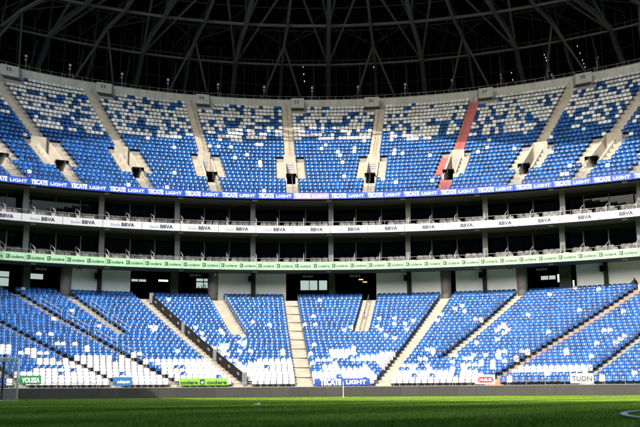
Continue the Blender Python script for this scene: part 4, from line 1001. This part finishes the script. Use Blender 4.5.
# edges of the roof deck and of the added canopy, from where the shade falls on the top tier and on the pitch
ZR, ZN = 62.0, 20.0
def to_roof(p, z=62.0): k = (z - p[2]) / SZ; return (p[0] + SX * k, p[1] + SY * k)
def upper_point(px, py):
    best = None
    for q in range(0, 121):
        j = q * .2; Y, Z = Yu(j) + .5, Zu(j) + .6; x = solveX(px, Y, Z); e = abs(proj(x, Y - sag(x), Z)[1] - py)
        if best is None or e < best[0]: best = (e, (x, Y - sag(x), Z))
    return best[1]
far = [to_roof(upper_point(*q)) for q in ((0, 139), (40, 139), (80, 139), (125, 138), (165, 136.5), (190, 134.5), (215, 130.5), (250, 127.5), (290, 127), (330, 127), (370, 129), (400, 133.5), (430, 137.5), (480, 141.5), (520, 143.5), (560, 144.5), (600, 142), (640, 139))]
far = [(far[0][0] - 30, far[0][1] - 22)] + far + [(far[-1][0] + 30, far[-1][1] - 14)]
near = [to_roof(p, ZN) for p in (P(-46, 77.3, .9), P(-38, 77.3, .9), P(-30, 77.3, .9), P(-22, 77.3, .9), P(-15.2, 77.2, .9), P(-14.0, 77.1, .05), (-10.6, 64, 0), (-7.6, 53, 0), (-2, 44, 0), (3.3, 37.3, 0), (5.9, 33.5, 0), (10.4, 29.3, 0), (20, 25, 0), (40, 20, 0), (70, 14, 0))]
def deck(name, inner, outer, prof, th, parent):
    mb = MB(); n = len(inner); vs = []
    for f_, z in prof:
        for p, q in zip(inner, outer): vs.append((p[0] + (q[0] - p[0]) * f_, p[1] + (q[1] - p[1]) * f_, z))
    nv = len(vs); vs += [(x, y, z + th) for x, y, z in vs]; fs = []; R_ = len(prof)
    for k in range(R_ - 1):
        for i in range(n - 1):
            a, b_ = k * n + i, k * n + i + 1; fs += [(a, a + n, b_ + n, b_), (a + nv, b_ + nv, b_ + n + nv, a + n + nv)]
        for i in (0, n - 1): a = k * n + i; fs.append((a, a + nv, a + n + nv, a + n))
    for i in range(n - 1):
        fs.append((i, i + 1, i + 1 + nv, i + nv)); a = (R_ - 1) * n + i; fs.append((a, a + nv, a + 1 + nv, a + 1))
    mb.add(vs, fs); return mb.build(name, M['roofdeck'], parent)
nf = len(far); outer = []
for i in range(nf):
    q = P(max(-52, min(52, 62 * math.sin(math.pi * .62 * (i / (nf - 1) - .5)))), 124.5, 0); outer.append((q[0], q[1]))
deck('roof_deck', far, outer, [(0, ZR), (.45, ZR - 1.2), (.75, ZR - 3.5), (.92, ZR - 6.5), (1.0, ZR - 12)], .6, rf)
cn = empty('added_shade_canopy'); tag(cn, 'unseen canopy added behind the camera to darken the pitch', 'canopy')  # added out of view to keep sun and sky light off the pitch
deck('added_canopy_deck', near, [(p[0] * 1.25, -75) for p in near], [(0, ZN), (1, ZN)], .5, cn)
m_ = MB(); m_.box((0, -76, 32), (260, 1, 64)); m_.build('rear_wall', M['farstand'], cn)
for sd in (-1, 1):
    m_ = MB(); m_.box((sd * 129, -5, 31), (1, 140, 62)); m_.build('side_wall', M['farstand'], cn)
# rear cladding behind the trusses; narrow unglazed slots on the right let daylight through
slots = []
for pa, pb, y0, y1 in ((544.5, 552.5, 53, 79), (577.5, 587, 44, 76), (511, 513, 70, 86), (303, 304.5, 66, 82), (374, 376, 66, 84)):
    for q in range(9):
        f_ = (q + .5) / 9; px, py = pa + (pb - pa) * f_, y0 + (y1 - y0) * f_
        if rng.random() < .2: continue
        slots.append((solveX(px, 124, 45), Zat(px, py, 124), px))
lo, hi = 30.0, ZR - 11.9
xsl = sorted({round(s_[0], 2) for s_ in slots})
ZS = {}
for x, z, px in slots: ZS.setdefault(round(x, 2), []).append(z)
m_ = MB()
def clad(a, b_, z0, z1):
    if b_ - a > .01 and z1 - z0 > .01: m_.sweep(xr(a, b_, 1.6), [(0, 124.0, z0), (0, 124.0, z1), (0, 124.2, z1), (0, 124.2, z0)])
x = -52
for q in xsl:
    hw = .045
    if q - hw < x: continue
    clad(x, q - hw, lo, hi); z = lo
    for zz in sorted(ZS[q]): clad(q - hw, q + hw, z, zz - .14); z = zz + .14
    clad(q - hw, q + hw, z, hi); x = q + hw
clad(x, 52, lo, hi); m_.build('rear_cladding', M['black'], rf)
for x in xr(-46, 46, 1.7):
    A = P(x, 123.7, 0); m_ = MB(); m_.tube([(A[0], A[1], 38.5), (A[0], A[1], 49.8)], .055, 5); m_.build('cladding_post', M['steeldark'], rf)
for z in (41.6, 44.4, 47.2):
    m_ = MB(); m_.tube([P(x, 123.75, z) for x in xr(-46, 46, 1.7)], .05, 5); m_.build('cladding_rail', M['steeldark'], rf)
for sd in (-1, 1):                                                   # end walls closing the bowl beyond the picture
    m_ = MB(); A = P(52 * sd, 124, 0); B = P(52 * sd, 80, 0)
    m_.hexa([(A[0], A[1], 0), (A[0] + 1, A[1], 0), (B[0] + 1, B[1], 0), (B[0], B[1], 0), (A[0], A[1], 50), (A[0] + 1, A[1], 50), (B[0] + 1, B[1], 50), (B[0], B[1], 50)]); m_.build('end_wall', M['black'], rf)
